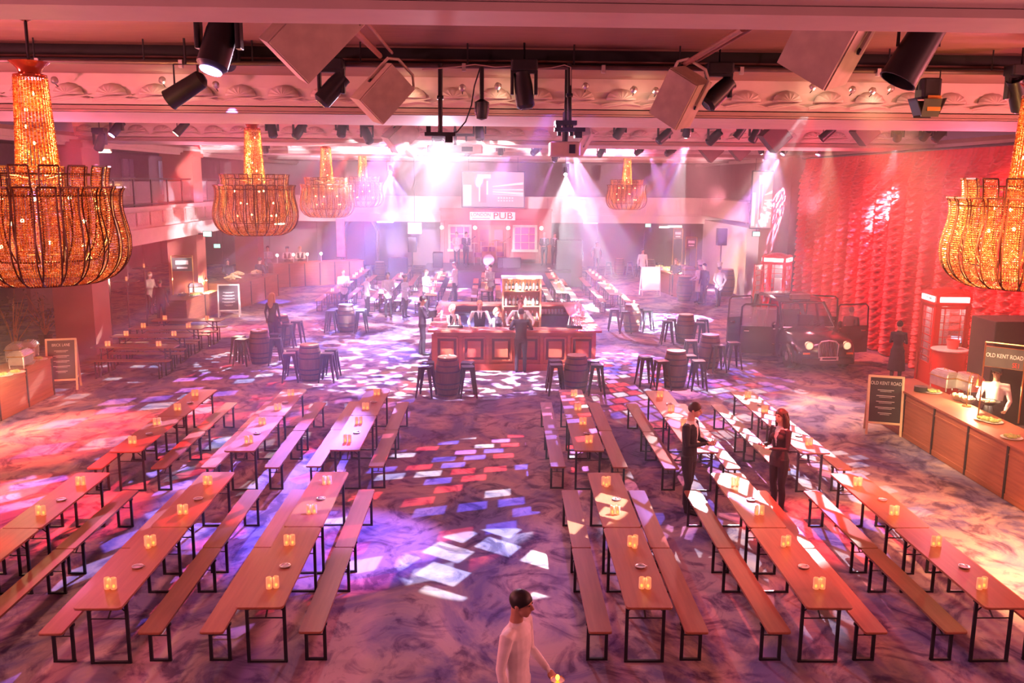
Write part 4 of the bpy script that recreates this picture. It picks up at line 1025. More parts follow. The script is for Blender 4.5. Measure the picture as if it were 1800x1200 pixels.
    # open doors
    def door(hx, hy, ang, w_, s):
        d = MB(); d.box((s*w_/2, 0, .66), (w_, .07, .80), bev=.03)
        for a in ((0, w_, 1.68, 1.68),):
            d.tube([(s*.03, 0, 1.02), (s*.06, 0, 1.64), (s*.12, 0, 1.7), (s*(w_-.14), 0, 1.70), (s*(w_-.05), 0, 1.62), (s*(w_-.03), 0, 1.02)], .028, 6)
        o = d.build('door', PAINT, t); o.location = (hx, hy, 0); o.rotation_euler = (0, 0, ang)
        MB().box((s*w_*.5, 0, 1.34), (w_-.14, .01, .58)).build('door_glass', GLASS, o)
        MB().box((s*w_*.82, -.05, .92), (.14, .03, .03)).build('door_handle', CHROME, o)
        for q in (.55, 1.0): MB().box((s*w_*.12, -.04, q), (.06, .02, .02)).build('hinge', CHROME, o)
        return o
    door(-.86, 1.50, R(-12), 1.12, -1); door(.86, 1.50, R(10), 1.12, 1)
    door(-.86, 3.72, R(22), 1.0, -1); door(.86, 3.72, R(-20), 1.0, 1)
taxi()
# ================================================================ telephone boxes
def phone_box(x, y, rz, label, open_door=False, s=1.0):
    t = thing('telephone_box', label, 'telephone box', (x, y, 0), rz); t.scale = (s,)*3
    W_, hz = .92, 2.08; h = W_/2
    MB().box((0, 0, .05), (W_+.02, W_+.02, .1)).build('plinth', REDP, t)
    c = MB()
    for sx in (-1, 1):
        for sy in (-1, 1): c.box((sx*(h-.055), sy*(h-.055), hz/2+.1), (.11, .11, hz)); c.box((sx*(h-.03), sy*(h-.03), hz/2+.1), (.03, .09, hz-.1))
    c.box((0, 0, hz+.12), (W_, W_, .08)); c.build('frame', REDP, t)
    r = MB(); r.box((0, 0, hz+.14), (W_+.05, W_+.05, .05)); r.box((0, 0, hz+.25), (W_-.02, W_-.02, .2))
    N_ = 10
    for a in range(4):
        # segmental pediment on each face
        T0 = r.T; r.T = Matrix.Rotation(a*PI/2, 4, 'Z')
        pts = [(-h+.0, 0)]+[((-h+W_*k/N_), .0+.11*math.sin(PI*k/N_)) for k in range(N_+1)]+[(h, 0)]
        r.prism(pts, (0, -h-.01, hz+.34), (1, 0, 0), (0, 0, 1), (0, 1, 0), .05); r.T = T0
    vs = []; fs = []; M_ = 12
    for j in range(M_+1):
        for i in range(M_+1):
            u, v = -1+2*i/M_, -1+2*j/M_; vs.append((u*h*.98, v*h*.98, hz+.34+.17*(1-u*u*.75)*(1-v*v*.75)-.0))
    for j in range(M_):
        for i in range(M_): a = j*(M_+1)+i; fs.append((a, a+1, a+M_+2, a+M_+1))
    r.add(vs, fs); r.build('roof', REDP, t, smooth=True)
    for a in range(4):
        T_ = Matrix.Rotation(a*PI/2, 4, 'Z')
        q = MB(); q.T = T_; q.box((0, -h+.0, hz+.25), (W_-.2, .05, .13)); sg = q.build('lit_sign', LITW, t)
        if a != 2:
            e = text('TELEPHONE', .1, (0, 0, 0), (0, 0, 0), mat('sign_black', (.02, .02, .02), .5), sg); e.matrix_local = T_ @ Matrix.Translation((0, -h-.027, hz+.25)) @ Matrix.Rotation(R(90), 4, 'X') @ Matrix.Diagonal((.95, 1, 1, 1))
    def glazed(name, parent):
        g = MB(); w_ = W_-.22; z0, z1 = .62, hz+.04; g.box((0, 0, .36), (w_, .04, .5))
        for sx in (-1, 1): g.box((sx*(w_/2-.025), 0, hz/2+.1), (.05, .04, hz))
        g.box((0, 0, .64), (w_, .04, .05)); g.box((0, 0, z1), (w_, .04, .06))
        for k in range(1, 8): g.box((0, 0, z0+(z1-z0)*k/8), (w_, .025, .018))
        for sx in (-1, 1): g.box((sx*.2, 0, (z0+z1)/2), (.018, .025, z1-z0))
        o = g.build(name, REDP, parent); MB().box((0, .0, (z0+z1)/2), (w_-.06, .006, z1-z0)).build('glazing', GLASS, o); return o
    for a in range(4):
        o = glazed('door' if a == 0 else 'glazed_side', t)
        o.matrix_local = Matrix.Rotation(a*PI/2, 4, 'Z') @ Matrix.Translation((0, -h+.04, 0))
        if a == 0:
            MB().box((.27, -.03, 1.1), (.03, .03, .2)).build('handle', BRASS, o)
            if open_door: o.matrix_local = Matrix.Translation((-h+.06, -h+.04, 0)) @ Matrix.Rotation(R(-100), 4, 'Z') @ Matrix.Translation((h-.11, 0, 0))
    tl = MB(); tl.box((0, h-.12, 1.3), (.3, .12, .55), bev=.02); tl.box((0, h-.14, .9), (.4, .2, .04)); tl.build('telephone', mat('telephone_grey', (.7, .68, .65), .4), t)
    p = Matrix.Translation((x, y, 0)) @ Vector((0, 0, hz*s)); point(p+Vector((0, 0, -.1)), 9, (1, .85, .8), .1)
pp = V(1668, 560, 22.1); phone_box(pp.x, 22.3, R(-4), 'red telephone box with a lit sign standing before the curtain at right')
pp = G(1395, 566); phone_box(11.15, 33.6, R(-34), 'red telephone box behind the taxi with its door swung open', True)
t = thing('drum_table', 'round red drum table in front of the near telephone box', 'drum table', (pp.x*0+V(1665, 640, 21.4).x, 21.35, 0))
MB().lathe([(.40, 0), (.42, .02), (.42, .08), (.40, .09), (.40, 1.12), (.43, 1.14)], n=30).build('drum', REDP, t, smooth=True); MB().lathe([(.43, 1.14), (.44, 1.16), (.43, 1.175), (.0005, 1.175)], n=30).build('top', WHITE, t)
t2 = thing('ice_bucket', 'pink ice bucket on the round red drum table', 'ice bucket', (t.location.x+.08, t.location.y+.02, 1.176)); MB().lathe([(.12, 0), (.16, .2), (.165, .22), (.15, .21), (.11, .02), (.0005, .02)], n=20).build('bucket', mat('pink_bucket', (.8, .2, .18), .4), t2, smooth=True)

# ================================================================ pub front, stage, band gear, screens
FAC = mat('rose_painted_timber', (.50, .17, .13), .6, noise=(2, (.44, .15, .12), .4))
def pub():
    Y = YB-.35; zf = .85
    x0, x1 = V(775, 470, Y).x, V(968, 470, Y).x
    st = thing('stage', 'low dark stage in front of the pub front at the far end', 'stage', ((x0+x1)/2, Y-2.2, 0)); w_ = x1-x0+1.4
    MB().box((0, 0, zf-.04), (w_, 4.2, .08)).build('deck', DARK, st); MB().box((0, -2.05, zf/2-.04), (w_, .06, zf-.08)).build('skirt', mat('violet_black_skirt', (.05, .03, .08), .9), st)
    t = thing('pub_front', 'pink-lit pub house front with sash windows and double doors on the stage', 'pub front', ((x0+x1)/2, Y, zf)); cx = (x0+x1)/2
    def X(px): return V(px, 420, Y).x-cx
    def Z(py): return V(870, py, Y).z-zf
    W_ = x1-x0; zt = Z(366)
    MB().box((0, .06, zt/2), (W_, .1, zt)).build('facade_wall', FAC, t)
    m = MB(); m.box((0, -.02, zt-.08), (W_+.1, .16, .12)); m.box((0, -.0, Z(388)), (W_, .1, .06)); m.box((0, -.01, .1), (W_, .08, .2)); m.build('moulding', FAC, t)
    for a in (778, 835, 893, 951):
        MB().box((X(a), -.02, Z(388)/2), (.22, .1, Z(388)), bev=.02).build('pilaster', FAC, t)
    for (a, c) in ((788, 829), (901, 944)):
        wx, wz0, wz1 = (X(a)+X(c))/2, Z(440), Z(397); ww = X(c)-X(a)
        f = MB(); fr = mat('cream_window_frame', (.85, .78, .6), .5)
        for s in (-1, 1): f.box((wx+s*(ww/2-.06), -.04, (wz0+wz1)/2), (.13, .08, wz1-wz0))
        f.box((wx, -.05, wz0), (ww+.1, .12, .13)); f.box((wx, -.04, wz1), (ww, .08, .12))
        for k in (1, 2): f.box((wx-ww/2+ww*k/3, -.03, (wz0+wz1)/2), (.04, .04, wz1-wz0)); f.box((wx, -.03, wz0+(wz1-wz0)*k/3), (ww-.2, .04, .04))
        o = f.build('window_frame', fr, t); MB().box((wx, .0, (wz0+wz1)/2), (ww-.1, .02, wz1-wz0)).build('pane', mat('violet_lit_pane', (.55, .2, .5), .2), o)
        MB().box((wx, -.02, Z(455)), (ww-.1, .06, .7), bev=.02).build('panel', FAC, t)
    dw = X(889)-X(839)
    for s in (-1, 1):
        d = MB(); dx = (X(864))+s*dw/4; d.box((dx, -.02, Z(396)/2), (dw/2-.03, .06, Z(396))); d.box((dx, -.06, .55), (dw/2-.25, .03, .7))
        o = d.build('door', mat('peach_door', (.62, .28, .18), .5), t); MB().box((dx, -.06, Z(420)), (dw/2-.3, .02, 1.0)).build('pane', mat('door_pane', (.45, .2, .25), .2), o); MB().ball((dx-s*dw*.2, -.09, 1.0), .04).build('handle', BRASS, o)
    for a in (777, 835, 893, 951):
        MB().ball((X(a), -.2, Z(400)), .1, 10, 8).build('wall_lamp', LITW, t); 
    sg = MB(); sx = (X(826)+X(905))/2; sw = X(905)-X(826); sz = (Z(373)+Z(386))/2
    sg.box((sx, -.16, sz), (sw, .06, .42)); o = sg.build('pub_sign', mat('cream_sign', (.9, .85, .7), .5, emit=(1, .85, .7), es=.35), t)
    text('LONDON', .25, (sx-.62, -.20, sz+.06), (R(90), 0, 0), mat('sign_ink', (.12, .06, .05), .6), o, xs=.95); text('PUB', .5, (sx+.55, -.20, sz), (R(90), 0, 0), mat('sign_red_ink', (.6, .08, .05), .6), o, xs=1.2, ext=.008)
    MB().box((sx-.62, -.195, sz-.13), (.95, .004, .05)).build('small_lettering', mat('sign_ink2', (.5, .25, .2), .6), o)
    # band gear on the stage
    yk = Y-1.7; kx = V(859, 460, yk).x
    k = thing('drum_kit', 'white-faced drum kit with cymbals on the stage', 'drum kit', (kx, yk, zf)); PUR = mat('drum_shell', (.25, .08, .2), .3)
    MB().lathe([(.3, -.22), (.3, .22)], c=(0, 0, .3), n=24, ax='Y').build('bass_drum', PUR, k); MB().lathe([(.0005, -.01), (.285, -.01), (.29, 0)], c=(0, -.225, .3), n=24, ax='Y').build('drum_head', WHITE, k)
    for (a, c, z, r) in ((-.55, .1, .45, .2), (-.2, .1, .75, .15), (.18, .1, .75, .15), (.6, .1, .5, .2)): MB().lathe([(r, 0), (r, .22)], c=(a, c, z), n=18).build('tom_drum', PUR, k)
    for (a, c, z) in ((-.75, .2, 1.15), (.75, .2, 1.2), (.4, .3, 1.3), (-.4, .3, 1.25)):
        s_ = MB(); s_.cyl((a, c, 0), (a, c, z), .012); s_.build('cymbal_stand', CHROME, k); MB().lathe([(.0005, .03), (.22, 0), (.22, -.004)], c=(a, c, z), n=18).build('cymbal', BRASS, k)
    for px, lab in ((822, 'left'), (884, 'right')):
        q = V(px, 440, Y-2.6); s_ = thing('microphone_stand', f'thin microphone stand at the {lab} of the stage', 'microphone stand', (q.x, Y-2.8, zf)); MB().lathe([(.14, 0), (.14, .02), (.012, .03), (.012, 1.3)], n=10).build('stand', DARK, s_); MB().cyl((0, 0, 1.3), (.35, 0, 1.55), .01).build('boom', DARK, s_); MB().ball((.37, 0, 1.56), .03).build('microphone', DARK, s_)
    for px, sz_, lab in ((895, (1.2, .6, .5), 'black flight case lying on the stage right of the drum kit'), (770, (.5, .6, .75), 'dark speaker wedge at the left of the stage')):
        q = V(px, 460, Y-2.4); b_ = MB().box((0, 0, sz_[2]/2), sz_, bev=.04).build('flight_case', DARK, loc=(q.x, Y-2.5, zf)); tag(b_, lab, 'flight case')
    return zf, Y
STZ, STY = pub()
def screen(pts, Y, label, glow):
    (x0, y0), (x1, y1) = pts; a, c = V(x0, y1, Y), V(x1, y0, Y); w_, h = c.x-a.x, c.z-a.z
    t = thing('projection_screen', label, 'screen', ((a.x+c.x)/2, Y, a.z))
    MB().box((0, .05, h/2), (w_+.1, .08, h+.1)).build('screen_frame', DARK, t)
    def e(n, col, s): return mat(n, tuple(c*.06 for c in col), .6, emit=col, es=s)
    s_ = MB().box((0, 0, h/2), (w_, .02, h)).build('lit_picture', e('screen_pink', (1, .55, .5), glow), t)
    for q in (-1, 1): MB().cyl((q*w_*.4, .06, h), (q*w_*.4, .06, 7.0-a.z), .01, n=5).build('cable', DARK, t)
    W_ = e('screen_white', (1, .95, .9), glow*1.5)
    p = MB(); w2, h2 = w_/2, h
    p.box((-w2*.84, -.014, h2*.33), (w_*.13, .004, h2*.6)); p.box((-w2*.3, -.014, h2*.88), (w_*.22, .004, h2*.12)); p.box((-w2*.42, -.014, h2*.5), (w_*.05, .004, h2*.7)); p.box((-w2*.2, -.014, h2*.55), (w_*.035, .004, h2*.4))
    for z0, z1, q in ((.60, .72, .05), (.5, .52, .03), (.45, .42, .05), (.38, .34, .02)):
        p.add([(-w2*.02, -.016, h2*z0), (w2*.98, -.016, h2*z1), (w2*.98, -.016, h2*(z1-q*1.4)), (-w2*.02, -.016, h2*(z0-q*.5))], [(0, 1, 2, 3)])
    for k in range(6): p.box((w2*(.18+.09*k), -.014, h2*.26), (w_*.025, .004, h2*.04)); p.box((w2*(.18+.09*k), -.014, h2*.18), (w_*.025, .004, h2*.03))
    p.build('light_trail', W_, s_)
    p = MB(); p.box((-w2*.32, -.015, h2*.45), (w_*.10, .004, h2*.66)); p.build('clock_tower', e('screen_rose', (1, .42, .36), glow*.8), s_)
    return t
screen(((813, 303), (921, 363)), 46.0, 'large projection screen with red-lit street picture over the pub', .36)
ts = screen(((1319, 302), (1369, 400)), 37.6, 'tall angled projection screen left of the red curtain', .42)
# loudspeakers, road sign and others at the back
def box_speaker(px, py, Y, d, label, z=None, rz=0):
    p = V(px, py, Y); o = MB().box((0, 0, d[2]/2), d, bev=.03).build('loudspeaker', mat('speaker_black', (.03, .028, .035), .7), loc=(p.x, Y, z if z is not None else max(p.z, 0)), rz=rz); return tag(o, label, 'loudspeaker')
box_speaker(700, 470, 43, (.9, .7, 1.5), 'black loudspeaker standing on the floor left of the stage', 0)
box_speaker(999, 470, 44.5, (1.3, .9, 2.3), 'tall black speaker cabinet right of the stage', 0)
for px, py, Y, lab in ((725, 440, 44, 'slim loudspeaker on a pole below the bus-stop style sign'), (1268, 428, 39, 'violet-lit loudspeaker on a pole at the back right')):
    p = V(px, py, Y); t = thing('pole_speaker', lab, 'loudspeaker', (p.x, Y, 0)); MB().lathe([(.3, 0), (.3, .02), (.025, .03), (.025, p.z)], n=10).build('pole', DARK, t); MB().box((0, 0, p.z+.3), (.42, .35, .75), bev=.03).build('cabinet', DARK, t)
p = V(729, 401, 47.2); t = thing('hanging_sign', 'white square hanging sign that reads LONDON left of the pub', 'sign', p); MB().box((0, 0, 0), (.72, .05, .58)).build('board', mat('pale_sign_board', (.9, .88, .85), .5, emit=(1, .9, .9), es=.25), t); text('LONDON', .17, (0, -.03, .15), (R(90), 0, 0), mat('sign_ink'), t, xs=.95); text('ROUTES', .17, (0, -.03, -.17), (R(90), 0, 0), mat('sign_ink'), t, xs=.95); MB().cyl((0, 0, .28), (0, 0, 6.34-p.z), .01).build('hanger', DARK, t)
p = V(599, 424, 46.5); t = thing('banner', 'narrow hanging banner with pink picture at the back left', 'banner', (p.x, 46.5, 1.2)); MB().box((0, 0, 1.0), (.42, .03, 2.0)).build('cloth', mat('pink_banner', (.75, .18, .25), .7, noise=(3, (.35, .05, .15), .9)), t); MB().box((0, 0, .0), (.46, .05, .05)).build('batten', DARK, t); MB().cyl((0, .03, -1.2), (0, .03, 2.0), .02).build('stand', DARK, t)
# arched niche in the back wall and exit signs
p = V(635, 450, 54.9); t_ = MB()
t_.tube([(p.x-1.0, 54.95, 0.3), (p.x-1.0, 54.95, 2.1), (p.x-.7, 54.95, 2.7), (p.x, 54.95, 3.0), (p.x+.7, 54.95, 2.7), (p.x+1.0, 54.95, 2.1), (p.x+1.0, 54.95, .3)], .12, 6); struct('door_1', t_, mat('cream_arch', (.6, .4, .3), .7))
EXM = mat('exit_sign_light', (.4, 1, .8), .5, emit=(.45, 1, .8), es=.8, sampling=False)
for px, py, Y, lab in ((365, 411, 34.2, 'small green exit sign by the second left column'), (382, 432, 43, 'small exit sign over the third left stall'), (1139, 396, 48.6, 'small lit exit sign at the back right'), (1329, 411, 39, 'small exit sign below the right-hand screen')):
    p = V(px, py, Y); t = thing('exit_sign', lab, 'exit sign', p); MB().box((0, 0, 0), (.34, .08, .22)).build('sign_case', DARK, t); MB().box((0, -.045, 0), (.3, .01, .18)).build('lit_face', EXM, t);
    if px == 365: MB().box(((-10.98-p.x)/2, 0, 0), (abs(-10.98-p.x), .04, .04)).build('bracket', DARK, t); continue
    MB().cyl((0, 0, .1), (0, 0, 3.58-p.z), .008, n=6).build('hanger', DARK, t)
for px, py, Y, w_, lab in ((492, 392, 48.6, .6, 'warm strip light under the gallery at back left'), (677, 388, 48.6, .9, 'warm strip light under the gallery left of the pub'), (1038, 390, 48.6, .8, 'warm strip light under the gallery right of the pub'), (1167, 398, 48.6, .55, 'small white light under the gallery at back right'), (1186, 397, 48.6, .8, 'warm strip light under the gallery at the far right'), (182, 264, 30, .5, 'yellow light inside the upper left gallery'), (180, 410, 33.5, .4, 'dim light below the left gallery')):
    p = V(px, py, Y); t = thing('strip_light', lab, 'light', p); MB().box((0, 0, 0), (w_, .12, .1), bev=.02).build('case', WHITE, t); MB().cyl((0, 0, .04), (0, 0, (3.58 if p.z < 3.6 else 6.25)-p.z), .008, n=6).build('hanger', DARK, t); MB().box((0, -.02, -.04), (w_-.04, .12, .08)).build('tube', LENSW if py < 300 or px < 700 else LITW, t)

# plants by the left column
LEAF = mat('dusky_leaves', (.16, .1, .06), .6)
for k, (px, py, hh) in enumerate(((62, 640, 2.4), (240, 590, 1.9), (30, 640, 1.7))):
    p = G(px, py); p = Vector((min(p.x, -13.2)-k*.3, p.y+1.5*k, 0)); t = thing('potted_plant', ['tall leafy plant in the shadow left of the first column', 'bare orange-lit tree between the left columns', 'leafy plant at the far left edge behind the counter'][k], 'plant', p); rs = random.Random(k)
    MB().lathe([(.16, 0), (.22, .35), (.2, .35), (.0005, .3)], n=14).build('pot', DARK, t); s_ = MB()
    lf = MB()
    for i in range(14):
        a = rs.random()*6.28; r = .2+rs.random()*.45; z = hh*(.5+.5*rs.random()); s_.tube([(0, 0, .3), (r*.3*math.cos(a), r*.3*math.sin(a), z*.6), (r*math.cos(a), r*math.sin(a), z)], [.02, .014, .006], 5)
        for j in range(14):
            q = rs.random(); c = Vector((r*q*math.cos(a)+rs.uniform(-.14, .14), r*q*math.sin(a)+rs.uniform(-.14, .14), z*(.55+.5*q))); d = Vector((rs.uniform(-1, 1), rs.uniform(-1, 1), rs.uniform(-.6, .6))).normalized()*.09; e = d.cross(Vector((0, 0, 1))).normalized()*.03
            lf.add([c-d, c+e, c+d, c-e+Vector((0, 0, .01))], [(0, 1, 2, 3)])
    s_.build('branches', WOODX, t); lf.build('leaves', LEAF if k != 1 else mat('orange_lit_leaves', (.35, .12, .05), .6), t)  # orange light on the tree is put into its leaf colour
# candles on booth tables in the shadow
for k, (px, py) in enumerate(((24, 538), (222, 490), (253, 467))):
    p = V(px, py, 27+k*2); t = thing('side_table', ['small dark table at the far left with a lit candle', 'small dark table with a candle beyond the first column', 'dark table with a candle in the left booths'][k], 'table', (p.x, p.y, 0)); z = max(p.z-.06, .6)
    MB().lathe([(.3, 0), (.3, .02), (.03, .03), (.03, z-.03), (.4, z-.02), (.4, z)], n=18).build('table_body', DARK, t); place(CANDLE, (p.x, p.y, z+.001), 0, ['candle on the small table at the far left edge', 'candle on the dark table beyond the first column', 'candle on the dark table in the left booths'][k])

# ================================================================ the lighting rig
rg = thing('rig_pipe', 'black pipe and ladder rig across the ceiling slot nearest the camera', 'rig', (0, 12.55, 6.72))
MB().cyl((CX0, 0, 0), (CX1, 0, 0), .03, n=8).build('pipe', mat('rig_pipe_steel', (.16, .11, .11), .4, metal=.6), rg)
MB().box((.7, .25, .05), (CX1-CX0, .05, .05)).build('cable_tray', DARK, rg)
for k in range(17): MB().cyl((CX0+1+k*1.45, 0, 0), (CX0+1+k*1.45, 0, .3), .012, n=6).build('hanger', DARK, rg)
for k in range(12):
    MB().box((CX0+1.6+k*1.9, -.03, -.02), (.05, .07, .1)).build('clamp', CHROME, rg)
for a, c, lab in (((612, 42), (668, 98), 'left sloping brown pipe above the rig'), ((1306, 50), (1205, 112), 'right sloping brown pipe above the rig')):
    p0, p1 = V(*a, 9.3), V(*c, 12.4); t = thing('ceiling_pipe', lab, 'pipe', (p0+p1)/2)
    MB().cyl(p0-(p0+p1)/2, p1-(p0+p1)/2, .035).build('tube', mat('rust_pipe', (.35, .16, .12), .5), t)
    d = Vector((.16, 0, .04)); MB().cyl(p0-(p0+p1)/2+d, p1-(p0+p1)/2+d, .02).build('conduit', mat('rust_pipe', (.35, .16, .12), .5), t)
def make_moving_head():
    t = thing('moving_head_light', 'moving head', 'stage light')
    MB().box((0, 0, -.07), (.36, .26, .14), bev=.03).build('base', DARK, t)
    y = MB()
    for s in (-1, 1): y.box((s*.16, 0, -.28), (.045, .12, .34), bev=.015)
    y.box((0, 0, -.15), (.36, .12, .05)); y.build('yoke', DARK, t)
    h = MB(); h.lathe([(.08, -.24), (.125, -.2), (.125, .08), (.11, .2), (.115, .24), (.10, .24), (.08, .2)], n=16, ax='Z'); o = h.build('head', DARK, t, smooth=True); o.location = (0, 0, -.40)
    MB().lathe([(.0005, -.235), (.075, -.242), (.085, -.235)], n=14).build('lens', mat('dark_lens', (.03, .03, .06), .1), o)
    return t
MHP = make_moving_head()
def make_par():
    t = thing('spotlight_can', 'can', 'stage light')
    MB().tube([(-.13, 0, -.28), (-.13, 0, -.02), (.13, 0, -.02), (.13, 0, -.28)], .012, 6).build('yoke', DARK, t)
    h = MB(); h.lathe([(.05, .24), (.1, .2), (.115, -.2), (.12, -.24), (.11, -.24), (.1, -.1)], n=16); o = h.build('can', DARK, t, smooth=True); o.location = (0, 0, -.28)
    return t
PAR = make_par()
def fixture(proto, px, py, Y, tgt, label, lens=None, s=1.0, up=.4):
    p = V(px, py, Y); o = place(proto, p+Vector((0, 0, up*s)), 0, label, 'stage lights on the rig', s)
    hd = [c for c in o.children if c.name.split('.')[0] in ('head', 'can')][0]
    d = (Vector(tgt)-p).normalized(); hd.rotation_mode = 'QUATERNION'; hd.rotation_quaternion = d.to_track_quat('-Z', 'Y')
    zt = 7.0-(p.z+up*s)
    if zt > .02: MB().cyl((0, 0, -.02), (0, 0, zt/s), .014, n=6).build('hanger', DARK, o)
    if lens:
        l = MB().lathe([(.0005, -.25), (.085, -.25), (.09, -.24)], n=14).build('glowing_lens', lens, hd)
    return p, d
# near rig, large against the ceiling
fixture(MHP, 583, 158, 12.4, (-3.6, 12.0, 4.6), 'black moving head left of the hanging beige speaker', None)
fixture(MHP, 385, 75, 8.6, (-3.3, 7.5, 3.0), 'big black moving head at the top left, blue lamp underneath', LENSB, 1.15)
fixture(PAR, 328, 156, 12.3, (-8.5, 12.6, 3.6), 'black tubular spotlight slanting down beside the left chandelier', None, 1.2, .28)
fixture(MHP, 921, 160, 12.4, (.8, 12.2, 4.2), 'black moving head in the middle of the rig', None)
fixture(MHP, 1262, 165, 12.4, (1.5, 11.9, 4.8), 'black moving head right of the second hanging beige speaker', None)
fixture(PAR, 1614, 82, 8.6, (2.2, 8.6, 3.0), 'large black spotlight cut by the beam at the top right', None, 1.5, .28)
fixture(MHP, 1790, 168, 12.3, (8, 12.8, 5), 'black moving head at the right edge', None, 1.0)
p = V(1630, 172, 12.2); t = thing('barn_door_light', 'black theatre lamp with open barn doors and amber filter at right', 'stage light', p)
MB().box((0, 0, .12), (.26, .26, .26), bev=.04).build('housing', DARK, t); MB().box((.03, -.14, -.08), (.18, .02, .2)).build('filter', mat('amber_filter', (.6, .25, .05), .3), t)
for s in (-1, 1): MB().rbox((s*.16, 0, -.12), (.012, .24, .24), (0, s*.4, 0)).build('barn_door', DARK, t); MB().rbox((0, s*.14, -.14), (.24, .012, .24), (-s*.3, 0, 0)).build('barn_door', DARK, t)
MB().tube([(-.15, 0, .1), (-.15, 0, .36), (.15, 0, .36), (.15, 0, .1)], .012, 6).build('yoke', DARK, t)
# beige hanging loudspeakers
def make_wedge():
    t = thing('hanging_speaker', 'speaker', 'loudspeaker')
    b_ = MB(); b_.prism([(-.24, -.34), (.24, -.34), (.24, .34), (-.24, .34)], (0, .2, 0), (1, 0, 0), (0, 0, 1), (0, -1, 0), .4)
    b_.build('cabinet', BEIGE, t); g = MB(); g.prism([(-.23, -.33), (.23, -.33), (.23, .33), (-.23, .33)], (0, -.2, 0), (1, 0, 0), (0, 0, 1), (0, -1, 0), .04); g.build('grille', mat('beige_grille', (.46, .36, .30), .6), t)
    MB().tube([(-.27, 0, -.02), (-.27, 0, .40), (-.15, 0, .50), (.15, 0, .50), (.27, 0, .40), (.27, 0, -.02)], .022, 6).build('bracket', BEIGE, t)
    for s in (-1, 1): MB().lathe([(.02, 0), (.035, .01), (.03, .03)], c=(s*.25-(.02 if s < 0 else 0), 0, 0), n=10, ax='X').build('knob', DARK, t)
    return t
WED = make_wedge()
for px, py, Y, rot, s, lab in ((545, 58, 8.6, (.3, .72, .62), 1.05, 'big beige loudspeaker at the top left of the rig'), (672, 164, 12.3, (.2, .72, .6), .95, 'beige loudspeaker hanging left of the projector poles'),
                            (1196, 172, 12.3, (.2, .55, -.6), .98, 'beige loudspeaker hanging right of the projector poles'), (1463, 62, 8.6, (.25, .55, -.65), 1.15, 'big beige loudspeaker at the top right of the rig, violet-lit'),
                            (704, 238, 24.3, (.2, .8, .7), 1.15, 'small beige loudspeaker on the second rig at left'), (727, 256, 34.4, (.2, .8, .7), 1.1, 'smallest beige loudspeaker on the third rig'), (1015, 245, 24.3, (.2, .7, -.7), 1.1, 'beige loudspeaker behind the right projector')):
    p = V(px, py, Y); o = place(WED, p, 0, lab, 'hanging loudspeakers', s); o.rotation_euler = rot
for px, py, Y, s, lab in ((1362, 240, 22.6, 1.15, 'dark square loudspeaker on the second rig at right'), (1520, 232, 22.6, 1.0, 'dark wedge loudspeaker near the curtain rail'), (1250, 264, 33.5, 1.3, 'dark triangular loudspeaker on the third rig'), (1300, 265, 33.5, 1.1, 'violet-lit dark loudspeaker on the third rig')):
    p = V(px, py, Y); o = MB().box((0, 0, 0), (.5*s, .35, .5*s), bev=.02).build('square_speaker', mat('speaker_brown', (.10, .04, .05), .6), loc=p); o.rotation_euler = (.1, .8, .2); tag(o, lab, 'loudspeaker'); h_ = MB().cyl((0, 0, 0), (0, 0, 7.0-p.z), .02, n=6).build('hanger', DARK, o); h_.matrix_local = Euler((.1, .8, .2)).to_matrix().inverted().to_4x4()
# projectors on poles
for px0, px1, py, Y, lab, w_ in ((772, 800, 262, 23.0, 'left projector cage on a black pole, hidden behind the glare', 1.4), (1000, 993, 262, 12.62, 'beige projector on the right black pole', .42)):
    pt, pb = V(px0, 117, 12.55 if False else Y), V(px1, py, Y)
    t = thing('projector', lab, 'projector', pb); t.scale = (1, 1, 1)
    if Y > 20: MB().cyl((0, 0, .3), (0, 0, 7.0-pb.z), .03).build('hanger', DARK, t)
    else: MB().cyl((0, 0, .3), (0, 0, 6.75-pb.z), .02).build('hanger', DARK, t)
    MB().box((0, .1, 0), (w_, .4, .2), bev=.04).build('housing', mat('projector_beige', (.6, .45, .4), .5), t); MB().box((w_*.22, -.105, 0), (w_*.2, .02, .12)).build('vent', DARK, t)
    MB().cyl((0, 0, .1), (0, 0, .5), .04).build('collar', DARK, t); MB().box((0, 0, .35), (w_*.7, .3, .06)).box((-w_*.2, 0, .28), (.05, .05, .2)).box((w_*.2, 0, .28), (.05, .05, .2)).build('cradle', DARK, t)
for px, lab, pyb in ((774, 'left black pole hanging from the near rig', 236), (1001, 'right black pole hanging from the near rig', 228)):
    a_, c_ = V(px, 112, 12.5), V(px, pyb, 12.5); t = thing('hanging_pole', lab, 'pole', a_); MB().cyl((0, 0, 0), c_-a_, .032).build('tube', DARK, t); MB().lathe([(.045, -.02), (.05, 0), (.045, .03)], c=tuple((c_-a_)*.48), n=12).build('collar', GUN, t)
    q = Vector(c_-a_); MB().box((q.x, 0, q.z), (.42, .16, .05)).box((q.x-.16, 0, q.z+.06), (.06, .1, .1)).box((q.x+.12, 0, q.z-.05), (.1, .12, .12)).build('clamp_plate', DARK, t)
a_ = V(847, 118, 12.5); t = thing('hanging_camera', 'black device hung from the rig with looping cable', 'camera', a_); MB().cyl((0, 0, 0), (0, 0, -.5), .03).build('stem', DARK, t); MB().lathe([(.03, -.42), (.1, -.46), (.1, -.6), (.07, -.68), (.0005, -.7)], n=16).build('body', DARK, t, smooth=True)
MB().tube([(-.02, 0, 0), (-.1, 0, -.25), (-.14, 0, -.5), (-.22, 0, -.72), (-.34, 0, -.86), (-.5, 0, -.9), (-.6, 0, -.85)], .01, 6).build('cable', DARK, t)
